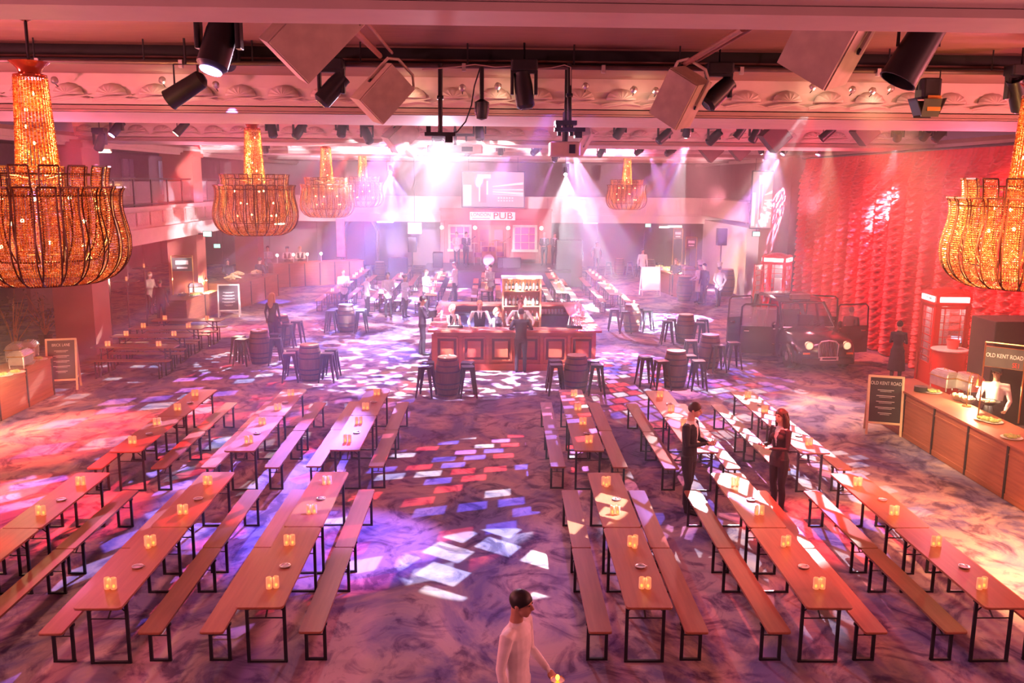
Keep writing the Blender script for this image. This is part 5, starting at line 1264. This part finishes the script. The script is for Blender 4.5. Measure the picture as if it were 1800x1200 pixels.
cbl = [V(px, py, 12.45) for px, py in ((742, 122), (800, 118), (835, 113), (870, 118), (905, 116), (940, 121), (970, 119), (992, 114), (1003, 118), (1003, 150))]
tag(MB().tube(cbl, .008, 5).build('rig_cable', mat('pale_cable', (.5, .35, .33), .5)), 'thin pale cable draped along the near rig pipe', 'cable')
# small display lamps along the first cornice
def make_cornice_lamp():
    t = thing('cornice_lamp', 'lamp', 'spotlight'); MB().tube([(0, 0, .0), (0, -.08, .03), (0, -.1, .05)], .008, 6).build('arm', DARK, t)
    o = MB().lathe([(.015, .06), (.05, .03), (.055, -.02), (.045, -.02)], n=14).build('shade', CHROME, t, smooth=True); o.location = (0, -.1, .08); o.rotation_euler = (.9, .5, 0)
    MB().lathe([(.0005, -.018), (.045, -.018), (.046, -.01)], n=14).build('lens', LENSW, o); return t
CL = make_cornice_lamp()
for k, (px, py) in enumerate(((102, 152), (290, 152), (383, 160), (712, 160), (813, 165), (875, 162), (1028, 162), (1112, 168), (1150, 170), (1424, 163), (1493, 168), (1528, 170), (1560, 166))):
    p = V(px, py, 14.15); place(CL, p, 0, wordy(f'small silver cornice lamp, {(ORD+["eighth", "ninth", "tenth", "eleventh", "twelfth", "thirteenth"])[k]} from the left on the first cornice'), 'cornice lamps')
    if k % 2: point(p+Vector((.1, -.12, -.06)), 2, (1, .72, .45), .03)
# dark fixtures of the second and third rig with their beams in the haze
FX = [(320, 228, 23.6, (-10, 23, 4), 'red-lit spotlight hanging left of the second chandelier', LENSW), (478, 223, 23.6, (-5, 23, 4), 'dark moving head right of the second chandelier', None), (526, 226, 23.6, (-6, 23, 4.5), 'dark tilted moving head between second and third chandelier', None),
      (601, 222, 23.6, (-4, 23, 4), 'small dark lamp above the third chandelier', None), (645, 234, 23.6, (-2, 23, 4), 'dark moving head left of the small beige speaker', None), (843, 228, 23.6, (0, 23, 4), 'dark lamp right of the left projector', None),
      (1090, 226, 23.6, (2, 24, 4), 'dark lamp right of the right projector', None), (1167, 236, 23.6, (2, 23, 4), 'red-edged moving head near the white beam', None), (1255, 238, 23.6, (3, 26, 3), 'black profile lamp with barn doors on the second rig', None),
      (1303, 233, 23.6, (5, 24, 4), 'red-edged spotlight on the second rig at right', None), (1328, 232, 23.6, (6, 24, 4), 'little lamp left of the dark square speaker', None), (1455, 238, 23.6, (7, 24, 4.6), 'red-lit tubular spotlight near the curtain', None), (1652, 232, 23.6, (10, 24, 4), 'small lamp at the right above the curtain', None),
      (466, 256, 34.4, (-8, 34, 4), 'dark lamp over the neck of the second chandelier', None), (942, 262, 34.4, (-1, 33, 4), 'small dark lamp left of the right projector on the third rig', None), (1057, 264, 34.4, (3, 33, 4), 'small dark moving head right of the right projector', None), (1178, 264, 34.4, (3, 33, 4), 'small dark lamp at the third rig beside the white beam', None), (820, 262, 34.4, (0, 33, 4), 'tiny dark lamp above the screen', None),
      (205, 222, 24, (-13, 21, 1), 'blue-beamed lamp right of the left chandelier neck', LENSB), (176, 247, 24, (-12, 24, 1), 'small blue lamp under the left ceiling border', None)]
for px, py, Y, tg, lab, ln in FX: fixture(MHP if 'moving' in lab or 'lamp' in lab else PAR, px, py, Y, tg, lab, ln, .95, .34)
# lamps seen shining: (px, py, Y, target px, py, target Y, cone, power, colour, gobo or None, label)
BE = [(771, 262, 22.3, (785, 640), 84, 3200, (1, .93, 1), dict(kind='rays', cells=12, seed=3, palette=[(1, .62, .95), (.85, 1, 1)]), LENS, 'dazzling white moving head below the left projector'),
      (1208, 229, 23.5, (1165, 500), 13, 30000, (.9, 1, 1), dict(kind='rays', cells=4.5, seed=8), LENS, 'white-beamed moving head right of centre'),
      (1578, 238, 23.5, (1545, 420), 12, 16000, (1, .85, .95), dict(kind='rays', cells=5, seed=5), LENS, 'white-beamed lamp in front of the curtain'),
      (1381, 263, 34.5, (1185, 560), 22, 42000, (.62, .32, 1), dict(kind='rays', cells=6, seed=2), LENSB, 'violet-beamed lamp below the dark square speaker'),
      (1337, 262, 34.5, (1400, 520), 26, 12000, (1, .5, .7), dict(kind='rays', cells=5, seed=6), LENS, 'pink-beamed lamp left of the violet one'),
      (1627, 236, 23.5, (1480, 430), 18, 7000, (1, .4, .75), dict(kind='rays', cells=5, seed=7), LENSB, 'pink-beamed lamp over the red curtain'),
      (690, 259, 34.5, (760, 450), 12, 20000, (1, 1, 1), dict(kind='rays', cells=3, seed=4), LENS, 'narrow white-beamed lamp above the fourth chandelier'),
      (686, 298, 43, (700, 540), 50, 12000, (.3, .28, 1), dict(kind='rays', cells=3, seed=1), LENSB, 'blue lamp fanning out at the back left of the screen'),
      (994, 301, 43, (1000, 540), 40, 8000, (.9, .95, 1), dict(kind='rays', cells=3, seed=9), LENS, 'white lamp fanning out right of the screen'),
      (977, 276, 34.5, (900, 460), 9, 30000, (.9, .25, 1), None, LENSB, 'magenta-beamed lamp below the right projector'),
      (1123, 266, 34.5, (960, 400), 8, 14000, (.75, .3, 1), None, LENSB, 'violet-beamed lamp above the lone chandelier'),
      (400, 103, 12.6, (436, 560), 5, 1800, (.35, .25, 1), None, LENSB, 'blue-beamed lamp near the top left of the rig'),
      (1440, 262, 34.5, (1360, 560), 18, 9000, (1, .3, .6), dict(kind='rays', cells=6, seed=12), LENSB, 'pink-beamed lamp at the far end of the curtain'),
      (205, 222, 24.0, (120, 420), 6, 2200, (.4, .3, 1), None, None, ''),
      (880, 264, 34.5, (880, 470), 30, 6000, (1, .3, .6), None, LENSW, 'small white lamp above the pub screen')]
for px, py, Y, tp, ang, pw, col, gb_, ln, lab in BE:
    tg = G(*tp) if tp[1] > 500 else V(tp[0], tp[1], Y+6)
    if lab: p, d = fixture(MHP, px, py, Y, tg, lab, ln, .9, .4)
    else: p = V(px, py, Y); d = (Vector(tg)-p).normalized()
    spot(p+d*.27, tg, ang, pw*BEAMK, col, .25, .03, gobo=gb_)
# extra spots added at the dazzling lamp to strengthen its glare in the haze
spot(V(771, 276, 22.6), V(610, 420, 34), 62, 7500, (.92, .85, 1), .4, .03, gobo=dict(kind='rays', cells=6, seed=21))
spot(V(771, 276, 22.6), V(900, 400, 34), 66, 7500, (1, .8, .92), .4, .03, gobo=dict(kind='rays', cells=6, seed=23))
spot(V(771, 264, 22.0), (1.2, 9, 5.4), 78, 2300, (1, .72, .92), .9, .05)
p = V(771, 262, 22.2); g_ = tag(MB().ball((0, 0, 0), .13, 14, 10).build('glaring_lamp_lens', mat('glaring_lens', (1, 1, 1), .3, emit=(1, .95, 1), es=150, sampling=False), loc=p, smooth=True), 'dazzling round white lens aimed at the camera', 'lamp')
# ================================================================ people
def cm(name, c, r=.75): return mat(name, c, r, noise=(9, tuple(k*.8 for k in c), .4))
SKIN = {'pale': cm('pale_skin', (.72, .42, .33), .5), 'tan': cm('tan_skin', (.45, .23, .15), .5), 'dark': cm('dark_skin', (.25, .12, .08), .45)}
CL_ = {'black': cm('black_suit_cloth', (.022, .02, .028)), 'white': cm('white_shirt_cloth', (.78, .74, .74)), 'navy': cm('navy_cloth', (.03, .035, .08)), 'grey': cm('pale_grey_jacket', (.45, .45, .52)),
       'brown': cm('brown_waistcoat', (.12, .06, .045)), 'cream': cm('cream_apron', (.72, .58, .42)), 'pink': cm('pink_lit_white_jacket', (.7, .6, .6)), 'dgrey': cm('dark_grey_cloth', (.07, .065, .08)), 'shoe': cm('black_shoe_leather', (.012, .01, .012), .35)}
HAIR = {'black': cm('black_hair', (.012, .009, .009), .5), 'brown': cm('brown_hair', (.06, .028, .018), .5), 'blonde': cm('blonde_hair', (.62, .38, .20), .5), 'ginger': cm('ginger_brown_hair', (.22, .08, .04), .5)}
def person(name, label, foot, face, height=1.75, skin='pale', top='black', sleeve=None, legs='black', shirt=None, vest=None, hair='short', hc='black', L=None, Rr=None,
           stance=.1, step=0.0, hem=.84, skirt=None, voxel=.022, bow=0.0, head=(0, 0), tie=None, apron=None, hat=None, fem=False, group=None, crop=0.0):
    """L/Rr = (elbow xyz, wrist xyz) in body space, front is -Y; the person stands at foot, turned by face"""
    k = height/1.75
    hw = .165 if fem else .185; sw = .155 if not fem else .15
    seg = []; mb = MB()
    def limb(pts, r, lab, ell=None, n=10):
        mb.tube(pts, r, n, ell=ell)
        for i in range(len(pts)-1): seg.append((Vector(pts[i]), Vector(pts[i+1]), lab))
    by = -bow   # how far the chest leans forward
    wr = .125 if fem else .145
    trunk = [(0, 0, hem), (0, 0, .95), (0, by*.35, 1.08), (0, by*.75, 1.26), (0, by*.95, 1.38), (0, by, 1.455)]
    limb(trunk, [.175 if hem < .9 else .16, .165 if not fem else .17, wr, .17 if not fem else .15, hw, .07], 'torso', ell=[.68, .68, .72, .72, .62, .8], n=18)
    if fem: mb.ball((.07, by*.85-.085, 1.29), .06, 10, 7); mb.ball((-.07, by*.85-.085, 1.29), .06, 10, 7)
    hx, hy = head[0], head[1]
    nk = (0, by-.005, 1.46); hd = Vector((hx*.5, by-.03+hy*.5, 1.635))
    limb([(0, by+.008, 1.42), (0, by-.008, 1.53), (0, by-.012, 1.6)], [.062, .056, .058], 'head'); 
    # skull, jaw, nose, ears, turned by head yaw
    T0 = mb.T; mb.T = Matrix.Translation(hd) @ Matrix.Rotation(hx*3, 4, 'Z') @ Matrix.Rotation(-hy*3, 4, 'X')
    mb.ball((0, .012, .025), .088, 16, 12, (.86, 1.08, 1.02)); mb.ball((0, -.03, -.035), .062, 14, 10, (.92, .95, 1.15)); mb.ball((0, -.055, -.085), .03, 10, 7, (1.1, .8, .7))
    mb.tube([(0, -.088, .02), (0, -.108, -.018), (0, -.092, -.03)], [.010, .016, .012], 7)
    for s in (-1, 1): mb.ball((s*.078, .012, -.01), .02, 8, 6, (.5, .9, 1.4)); mb.ball((s*.03, -.075, .028), .018, 8, 6, (1.3, .6, .5))
    mb.ball((0, -.086, -.055), .016, 8, 6, (1.5, .6, .6))
    HT = mb.T; mb.T = T0
    seg.append((hd+Vector((0, 0, -.09)), hd+Vector((0, 0, .08)), 'head'))
    fingers = voxel < .012
    for s, arm in ((-1, L), (1, Rr)):
        sh = Vector((s*hw*1.02, by, 1.405))
        el, wrp = arm or ((s*.245, by*.6+.02, 1.13), (s*.255, by*.4-.05, .87))
        el, wrp = Vector(el), Vector(wrp)
        limb([(s*.1, by, 1.40), tuple(sh), tuple(sh.lerp(el, .5)), tuple(el), tuple(el.lerp(wrp, .35)), tuple(wrp)], [.055, .062, .052, .043, .042, .029] if not fem else [.05, .052, .042, .036, .034, .024], 'arm')
        d = (wrp-el).normalized(); pd = d; side = Vector((0, 0, 1)).cross(pd)
        if side.length < .3: side = Vector((0, -1, 0))
        side = side.normalized(); nrm = pd.cross(side).normalized()
        pm = wrp+pd*.05
        T0 = mb.T; mb.T = Matrix.Translation(wrp+pd*.045) @ Matrix((side, nrm, pd)).transposed().to_4x4(); mb.ball((0, 0, 0), .045, 10, 8, (.85, .42, 1.05)); mb.T = T0
        for q in range(4):
            o = side*(-.028+.0187*q); ln = (.062, .074, .07, .054)[q]; c = nrm*(.012+.012*(q % 2))
            mb.tube([wrp+pd*.07+o, wrp+pd*(.085+ln*.45)+o*1.05+c*.5, wrp+pd*(.085+ln*.75)+o+c*1.6, wrp+pd*(.08+ln*.8)+o+c*2.6], [.0098, .009, .0085, .007], 7)
        ths = side*(-s)
        mb.tube([wrp+pd*.03+ths*.025, wrp+pd*.06+ths*.052, wrp+pd*.092+ths*.058+nrm*.012], [.013, .0105, .0085], 7)
        seg.append((wrp+pd*.028, wrp+pd*.14, 'hand'))
    for s in (-1, 1):
        st = step*s; a = (s*stance, st+.02, .07); kn = (s*(stance*.6+.04), st*.5-.015, .49)
        limb([(s*.085, 0, .93), (s*.092, -.0, .80), kn, (s*stance, st*.8+.02, .32), a], [.098, .092, .058, .056, .046], 'leg')
        limb([(s*stance, st+.04, .05), (s*(stance+.005), st-.05, .045), (s*(stance+.012), st-.17, .03)], [.043, .042, .032], 'foot')
    if skirt: limb([(0, 0, 1.0), (0, 0, .8), (0, 0, skirt)], [.15, .19, .24], 'leg', ell=[.75, .75, .8], n=16)
    me = mb.mesh('tmp', SKIN[skin]); tmp = bpy.data.objects.new('tmp', me); C.objects.link(tmp)
    md = tmp.modifiers.new('r', 'REMESH'); md.mode = 'VOXEL'; md.voxel_size = voxel; md.use_smooth_shade = True
    sm = tmp.modifiers.new('s', 'SMOOTH'); sm.iterations = 2 if voxel > .012 else 3; sm.factor = .5
    dg = bpy.context.evaluated_depsgraph_get(); ev = bpy.data.meshes.new_from_object(tmp.evaluated_get(dg)); bpy.data.objects.remove(tmp); bpy.data.meshes.remove(me)
    ev.name = 'person_body'; ev.materials.clear()
    tm = CL_[vest] if vest else CL_[top]
    for m_ in (SKIN[skin], tm, CL_[sleeve or top], CL_[legs], CL_['shoe'], CL_[shirt or top]): ev.materials.append(m_)
    S = [(a, b_-a, max((b_-a).length_squared, 1e-9), l) for a, b_, l in seg]; IDX = {'head': 0, 'hand': 0, 'torso': 1, 'arm': 2, 'leg': 3, 'foot': 4}; RAD = {'head': .08, 'torso': .14, 'arm': .045, 'hand': .03, 'leg': .07, 'foot': .04}
    idx = []
    for p in ev.polygons:
        c = p.center; best = 9; lab = 'torso'
        for a, v, l2, l in S:
            t = max(0, min(1, (c-a).dot(v)/l2)); q = (c-(a+v*t)).length-RAD[l]
            if q < best: best = q; lab = l
        i = IDX[lab]
        if c.z > 1.475 and abs(c.x) < .12: i = 0
        if lab in ('torso', 'leg') and c.z > hem and c.z < 1.47 and i != 2: i = 1
        if i in (1, 2) and abs(c.x) < .12 and shirt and c.y < by-.03 and c.z > 1.08 and abs(c.x) < (c.z-1.14)*(.17 if not vest else .26): i = 5
        if i == 1 and c.z > 1.43: i = 5 if shirt else 1
        if lab == 'head' and c.z < 1.475: i = 5 if shirt else (0 if fem else i)
        idx.append(i)
    ev.polygons.foreach_set('material_index', idx); ev.polygons.foreach_set('use_smooth', [True]*len(idx)); ev.update()
    o = bpy.data.objects.new(name, ev); C.objects.link(o); o.location = foot; o.rotation_euler = (0, 0, face); o.scale = (k, k, k)
    tag(o, label, 'person', group)
    # hair
    hm = MB(); hm.T = HT
    if hair != 'bald':
        pr = []; A, B = 22, 9; vs = []; fs = []
        for j in range(B+1):
            for i in range(A):
                a = 2*PI*i/A; front = max(0, -math.sin(a)); low = (-.25 if hair in ('short', 'crop') else -.5)
                t = (PI/2+(.95 if hair != 'crop' else .7)*(1-front*1.25)*.9)*j/B
                rr = 1.0+.03*math.sin(5*a)
                vs.append((.083*math.sin(t)*math.cos(a)*rr, .012+.102*math.sin(t)*math.sin(a)*rr, .03+.099*math.cos(t)))
        for j in range(B):
            for i in range(A): fs.append((j*A+i, j*A+(i+1) % A, (j+1)*A+(i+1) % A, (j+1)*A+i))
        hm.add(vs, fs)
        if hair == 'long': hm.tube([(0, .06, .06), (0, .095, -.03), (0, .11, -.13), (0, .12, -.25), (0, .115, -.36)], [.08, .082, .09, .085, .035], 14, ell=[.45]*5)
        if hair == 'long':
            for s in (-1, 1): hm.tube([(s*.06, -.0, .06), (s*.086, .03, -.04), (s*.09, .04, -.15), (s*.08, .03, -.27)], [.03, .032, .035, .012], 8)
        if hair == 'bun': hm.ball((0, .10, .07), .045, 10, 8)
        if hair == 'bob': hm.tube([(0, .05, .05), (0, .08, -.03), (0, .085, -.11)], [.085, .095, .07], 14, ell=[.6]*3)
    if hair != 'bald':
        h_ = hm.build('hair', HAIR[hc], o, smooth=True)
        so = h_.modifiers.new('t', 'SOLIDIFY'); so.thickness = .008; so.offset = 1
    if voxel < .02:
        e = MB(); e.T = HT
        for s in (-1, 1): e.ball((s*.03, -.083, .018), .011, 8, 6, (1.3, .5, .7))
        e.build('eyes', mat('dark_eyes', (.02, .015, .015), .2), o, smooth=True)
    if hat == 'toque':
        h = MB(); h.T = HT; h.lathe([(.086, .07), (.088, .16), (.115, .2), (.12, .24), (.08, .28), (.0005, .285)], n=18); h.build('chef_hat', CLOTH, o, smooth=True)
    if hat == 'cap':
        h = MB(); h.T = HT; h.lathe([(.1, .05), (.108, .08), (.09, .125), (.0005, .14)], n=18); h.ball((0, -.09, .06), .07, 12, 6, (1, .8, .15)); h.build('flat_cap', CL_['black'], o, smooth=True)
    if tie: MB().prism([(-.018, .0), (.018, .0), (.028, -.26), (0, -.31), (-.028, -.26)], (0, by-.122, 1.43), (1, 0, 0), (0, -.03, 1), (0, -1, 0), .012).build('tie', CL_[tie], o)
    if apron:
        vs = []; fs = []
        for j in range(9):
            z = 1.12-.62*j/8; r = .185+.02*j/8
            for i in range(13): a = PI+PI*i/12; vs.append((r*math.cos(a)*(1.02), .02+r*.85*math.sin(a)-.012, z))
        for j in range(8):
            for i in range(12): a = j*13+i; fs.append((a, a+13, a+14, a+1))
        q = MB(); q.add(vs, fs); a_ = q.build('apron', CL_[apron], o, smooth=True); so = a_.modifiers.new('t', 'SOLIDIFY'); so.thickness = .006
    return o
HOLD = lambda s, z=1.08, r=.34: ((s*.235, -.04, 1.14), (s*.10, -r, z))
FOLD = (((-.235, -.06, 1.14), (-.02, -.24, 1.12)), ((.235, -.06, 1.14), (.02, -.25, 1.10)))
# near figures
person('person', 'man in a red-lit black suit and open collar standing between two tables', G(1207, 899), R(58), 1.80, 'pale', 'black', shirt='white', hc='brown', hair='crop', L=((-.25, -.05, 1.13), (-.07, -.27, 1.16)), Rr=((.25, -.05, 1.13), (.05, -.29, 1.13)), voxel=.0085, head=(.03, -.05), stance=.09, step=.04)
person('person', 'woman in a black trouser suit with long dark hair standing between the right rows', G(1364, 899), R(-62), 1.70, 'pale', 'black', shirt='white', hair='long', hc='brown', L=((-.22, -.03, 1.12), (-.12, -.27, 1.16)), Rr=((.215, -.07, 1.13), (.07, -.28, 1.14)), voxel=.0085, fem=True, stance=.085, hem=.80)
WT = V(908, 1060, 7.05); person('person', 'waiter in a white shirt at the bottom edge holding a small brass tray', (WT.x, 7.05, 0), R(62), 1.76, 'tan', 'white', shirt='white', hair='crop', hc='black', Rr=((.235, -.02, 1.12), (.20, -.21, .98)), L=((-.235, .03, 1.13), (-.24, -.03, .88)), voxel=.0085, head=(.01, -.03))
tt = G(980, 1196, 1.14); t = thing('brass_tray', 'small round brass tray with a candle held by the waiter at the bottom edge', 'tray', tt); MB().lathe([(.0005, 0), (.055, 0), (.06, .012), (.055, .006)], n=20).build('dish', BRASS, t, smooth=True); MB().ball((0, 0, .03), .018, 10, 8, (1, 1, 1.4)).build('flame', FLAME, t)
# right-hand stall and curtain side
p = V(1773, 690, 16.0); person('person', 'smiling chef in a white jacket and grey apron behind the right counter', (9.82, 16.35, 0), R(-38), 1.76, 'dark', 'white', hair='crop', hc='black', hat='cap', L=((-.26, -.12, 1.14), (-.14, -.40, 1.12)), Rr=((.27, -.06, 1.12), (.24, -.34, 1.00)), voxel=.013, apron='dgrey')
p = G(1573, 672); person('person', 'woman with dark bobbed hair in a long grey dress by the near telephone box', p, R(150), 1.66, 'pale', 'dgrey', legs='dgrey', hair='bun', hc='brown', fem=True, skirt=.35, L=((-.21, -.05, 1.12), (-.10, -.3, 1.16)), Rr=((.21, -.05, 1.12), (.10, -.3, 1.16)), voxel=.015)
p = G(1505, 640); person('person', 'person standing hidden behind the open taxi door, only the legs showing', (p.x, p.y+.6, 0), R(170), 1.6, 'pale', 'black', voxel=.02)
# around the bar
person('person', 'man in a black suit standing at the left corner of the bar with a phone', G(743, 624), R(95), 1.80, 'tan', 'black', shirt='white', hair='short', hc='black', L=((-.24, -.12, 1.14), (-.12, -.42, 1.22)), Rr=((.24, -.12, 1.14), (.12, -.40, 1.22)), voxel=.012, stance=.07, step=.05)
person('person', 'man in a black suit leaning on the front of the bar, back to the camera', G(915, 654), R(176), 1.76, 'tan', 'black', hair='crop', hc='brown', L=((-.30, -.12, 1.18), (-.12, -.34, 1.2)), Rr=((.30, -.12, 1.18), (.12, -.34, 1.2)), voxel=.012, bow=.06, stance=.11)
def inbar(px, dy, **k): v = V(px, 540, by0+dy); return dict(foot=(v.x, by0+dy, 0), **k)
person('person', 'barmaid with pale hair in a dark waistcoat at the left inside the bar', face=R(40), height=1.68, top='white', vest='black', shirt='white', hair='bob', hc='blonde', fem=True, L=((-.2, -.08, 1.12), (-.1, -.34, 1.12)), Rr=((.2, -.08, 1.12), (.1, -.34, 1.12)), voxel=.014, **inbar(795, 1.2))
person('person', 'barman in a black waistcoat and tie inside the bar left of the shelf', face=R(4), height=1.82, top='white', vest='black', shirt='white', tie='black', hair='short', hc='blonde', L=((-.30, .02, 1.14), (-.27, -.2, .98)), Rr=((.30, .02, 1.14), (.27, -.2, .98)), voxel=.014, **inbar(843, 1.1))
person('person', 'blonde woman in a sleeveless black top inside the bar before the shelf', face=R(50), height=1.64, top='black', sleeve='white', hair='bob', hc='blonde', fem=True, L=((-.2, -.08, 1.1), (-.1, -.3, 1.0)), Rr=((.2, -.08, 1.1), (.1, -.3, 1.0)), voxel=.014, **inbar(873, .95))
person('person', 'barman in a brown waistcoat and tie facing the customer before the bottle shelf', face=R(-4), height=1.86, top='white', vest='brown', shirt='white', tie='brown', hair='short', hc='ginger', L=((-.36, -.05, 1.18), (-.34, -.28, 1.12)), Rr=((.36, -.05, 1.18), (.34, -.28, 1.12)), voxel=.014, **inbar(915, 1.0))
# blonde woman at the barrel
p = G(486, 612); person('person', 'woman with long blonde hair in a black jacket at a barrel, back turned', (p.x-.12, p.y+.15, 0), R(160), 1.72, 'pale', 'black', hair='long', hc='blonde', fem=True, voxel=.015)
# waiting staff in a line
for px, py, fc, tp, sk, hc_, lab, fem, tray in ((605, 548, 25, 'pink', 'pale', 'ginger', 'red-lit waiter at the left end of the line behind the bar', False, 1), (646, 556, 120, 'grey', 'dark', 'black', 'waitress with a dark ponytail second in the line, seen from the side', True, 1),
                                       (683, 557, 10, 'grey', 'dark', 'black', 'waiter with cropped hair third in the line, hands before him', False, 0), (712, 558, 60, 'grey', 'dark', 'black', 'waitress holding a tray of glasses, fourth in the line', True, 1),
                                       (749, 548, 60, 'grey', 'tan', 'brown', 'tall waiter with a red tray at the right end of the line', False, 1), (800, 530, -110, 'pink', 'pale', 'ginger', 'waiter in a pale jacket with ginger hair behind the bar, back turned', False, 1),
                                       (862, 536, -40, 'grey', 'pale', 'brown', 'waiter leaning with a tray straight behind the bar', False, 1)):
    p = G(px, py); person('person', lab, p, R(fc), 1.72 if not fem else 1.64, sk, tp, hair='short' if not fem else 'bun', hc=hc_, fem=fem, L=HOLD(-1), Rr=HOLD(1), voxel=.02)
    if tray:
        a = R(fc); q = p+Vector((math.sin(a)*.44, -math.cos(a)*.44, 1.05)); t = thing('serving_tray', wordy(f'round serving tray with drinks held by the {lab}'), 'tray', q); MB().lathe([(.0005, 0), (.19, 0), (.2, .02), (.19, .012)], n=18).build('tray_plate', DARK if px != 749 else REDP, t)
        for g in range(4): MB().lathe([(.03, .012), (.035, .13), (.0005, .13)], c=(.09*math.cos(g*1.6), .09*math.sin(g*1.6), 0), n=8).build('glass', GLASS, t)
# back left
person('person', 'man in a dark purple-lit suit standing before the back left bar', G(459, 524), R(150), 1.8, 'pale', 'navy', hair='crop', hc='brown', voxel=.02, L=((-.27, .0, 1.13), (-.12, -.2, 1.05)), Rr=((.27, .0, 1.13), (.12, -.2, 1.05)))
for px, Y, lab, vs_, tp in ((471, 46.4, 'bar staff member in grey at the left of the back bar', None, 'grey'), (505, 46.0, 'barman in a red waistcoat and flat cap at the back bar', 'brown', 'white'), (528, 46.2, 'pale-haired barman in a black waistcoat at the back bar', 'black', 'white')):
    v = V(px, 450, Y); person('person', lab, (v.x, Y, 0), R(10), 1.78, 'pale', tp, vest=vs_, shirt='white', hair='short', hc='blonde' if px == 528 else 'black', hat='cap' if px == 505 else None, L=HOLD(-1, 1.15, .3), Rr=HOLD(1, 1.15, .3), voxel=.022)
p = G(312, 545); person('person', 'server in a white shirt behind the counter by the column', (p.x-.55, 34.2, 0), R(70), 1.66, 'pale', 'white', hair='crop', hc='ginger', L=HOLD(-1), Rr=HOLD(1), voxel=.02)
p = G(285, 572); person('person', 'person in black standing in the shadow left of the column counter, back turned', p, R(195), 1.66, 'tan', 'black', hair='short', hc='black', voxel=.02)
p = V(4, 640, 18.6); person('person', 'chef in white half cut by the left edge behind the left counter', (LX-1.5, 18.9, 0), R(70), 1.70, 'pale', 'white', hair='short', hc='ginger', L=HOLD(-1), Rr=HOLD(1), voxel=.018)
v = V(402, 500, 39.5); person('person', 'server in a dark jacket behind the bread counter', (v.x, 39.5, 0), R(20), 1.7, 'pale', 'navy', voxel=.022, L=HOLD(-1), Rr=HOLD(1))
# stage
for px, lab, tp, fc in ((803, 'pink-lit singer at the left of the stage', 'pink', -20), (819, 'tall man in a dark suit beside the singer on stage', 'navy', 30), (957, 'woman in black at the right of the stage, face lit', 'black', -10), (975, 'second performer at the right edge of the stage', 'dgrey', 10)):
    v = V(px, 430, STY-1.3); person('person', lab, (v.x, STY-1.3, STZ if px < 960 else STZ), R(fc), 1.72, 'pale', tp, hair='short', hc='blonde' if px == 957 else 'brown', L=HOLD(-1, 1.05, .2), Rr=HOLD(1, 1.05, .2), voxel=.022, shirt='white')
person('person', 'slim woman in a black dress near the back wall right of the stage', G(1018, 480), R(-30), 1.62, 'pale', 'black', legs='black', hair='long', hc='brown', fem=True, skirt=.5, voxel=.022)
person('person', 'broad man in a dark coat near the back wall right of the stage', G(1048, 480), R(10), 1.82, 'tan', 'dgrey', hair='crop', voxel=.022, L=((-.32, .03, 1.14), (-.30, -.02, .9)), Rr=((.32, .03, 1.14), (.30, -.02, .9)))
# back right stall
person('person', 'chef in a tall white hat and long cream apron working at the back right counter', G(1228, 532), R(-60), 1.72, 'pale', 'white', apron='cream', hat='toque', hair='short', hc='black', L=HOLD(-1, 1.05, .42), Rr=HOLD(1, 1.05, .42), voxel=.018)
person('person', 'man in dark clothes standing just behind the apron chef at back right', G(1241, 538)+Vector((0, .5, 0)), R(-60), 1.78, 'pale', 'navy', hair='short', hc='black', voxel=.02)
person('person', 'chef in a tall white hat and white shirt walking away at back right', G(1262, 539), R(190), 1.74, 'pale', 'white', hat='toque', hair='short', hc='brown', L=((-.27, .05, 1.14), (-.15, .12, .98)), Rr=((.27, .05, 1.14), (.15, .12, .98)), voxel=.018, step=.12)
v = V(1188, 470, 40.6); person('person', 'red-haired server behind the flames of the back right counter', (v.x, 40.6, 0), R(-20), 1.74, 'pale', 'dgrey', hc='ginger', hair='short', voxel=.022, L=HOLD(-1), Rr=HOLD(1))
v = V(1130, 440, 46.5); person('person', 'person in a white top under the gallery at back right', (v.x, 46.5, 0), R(10), 1.75, 'pale', 'white', hair='short', voxel=.022)
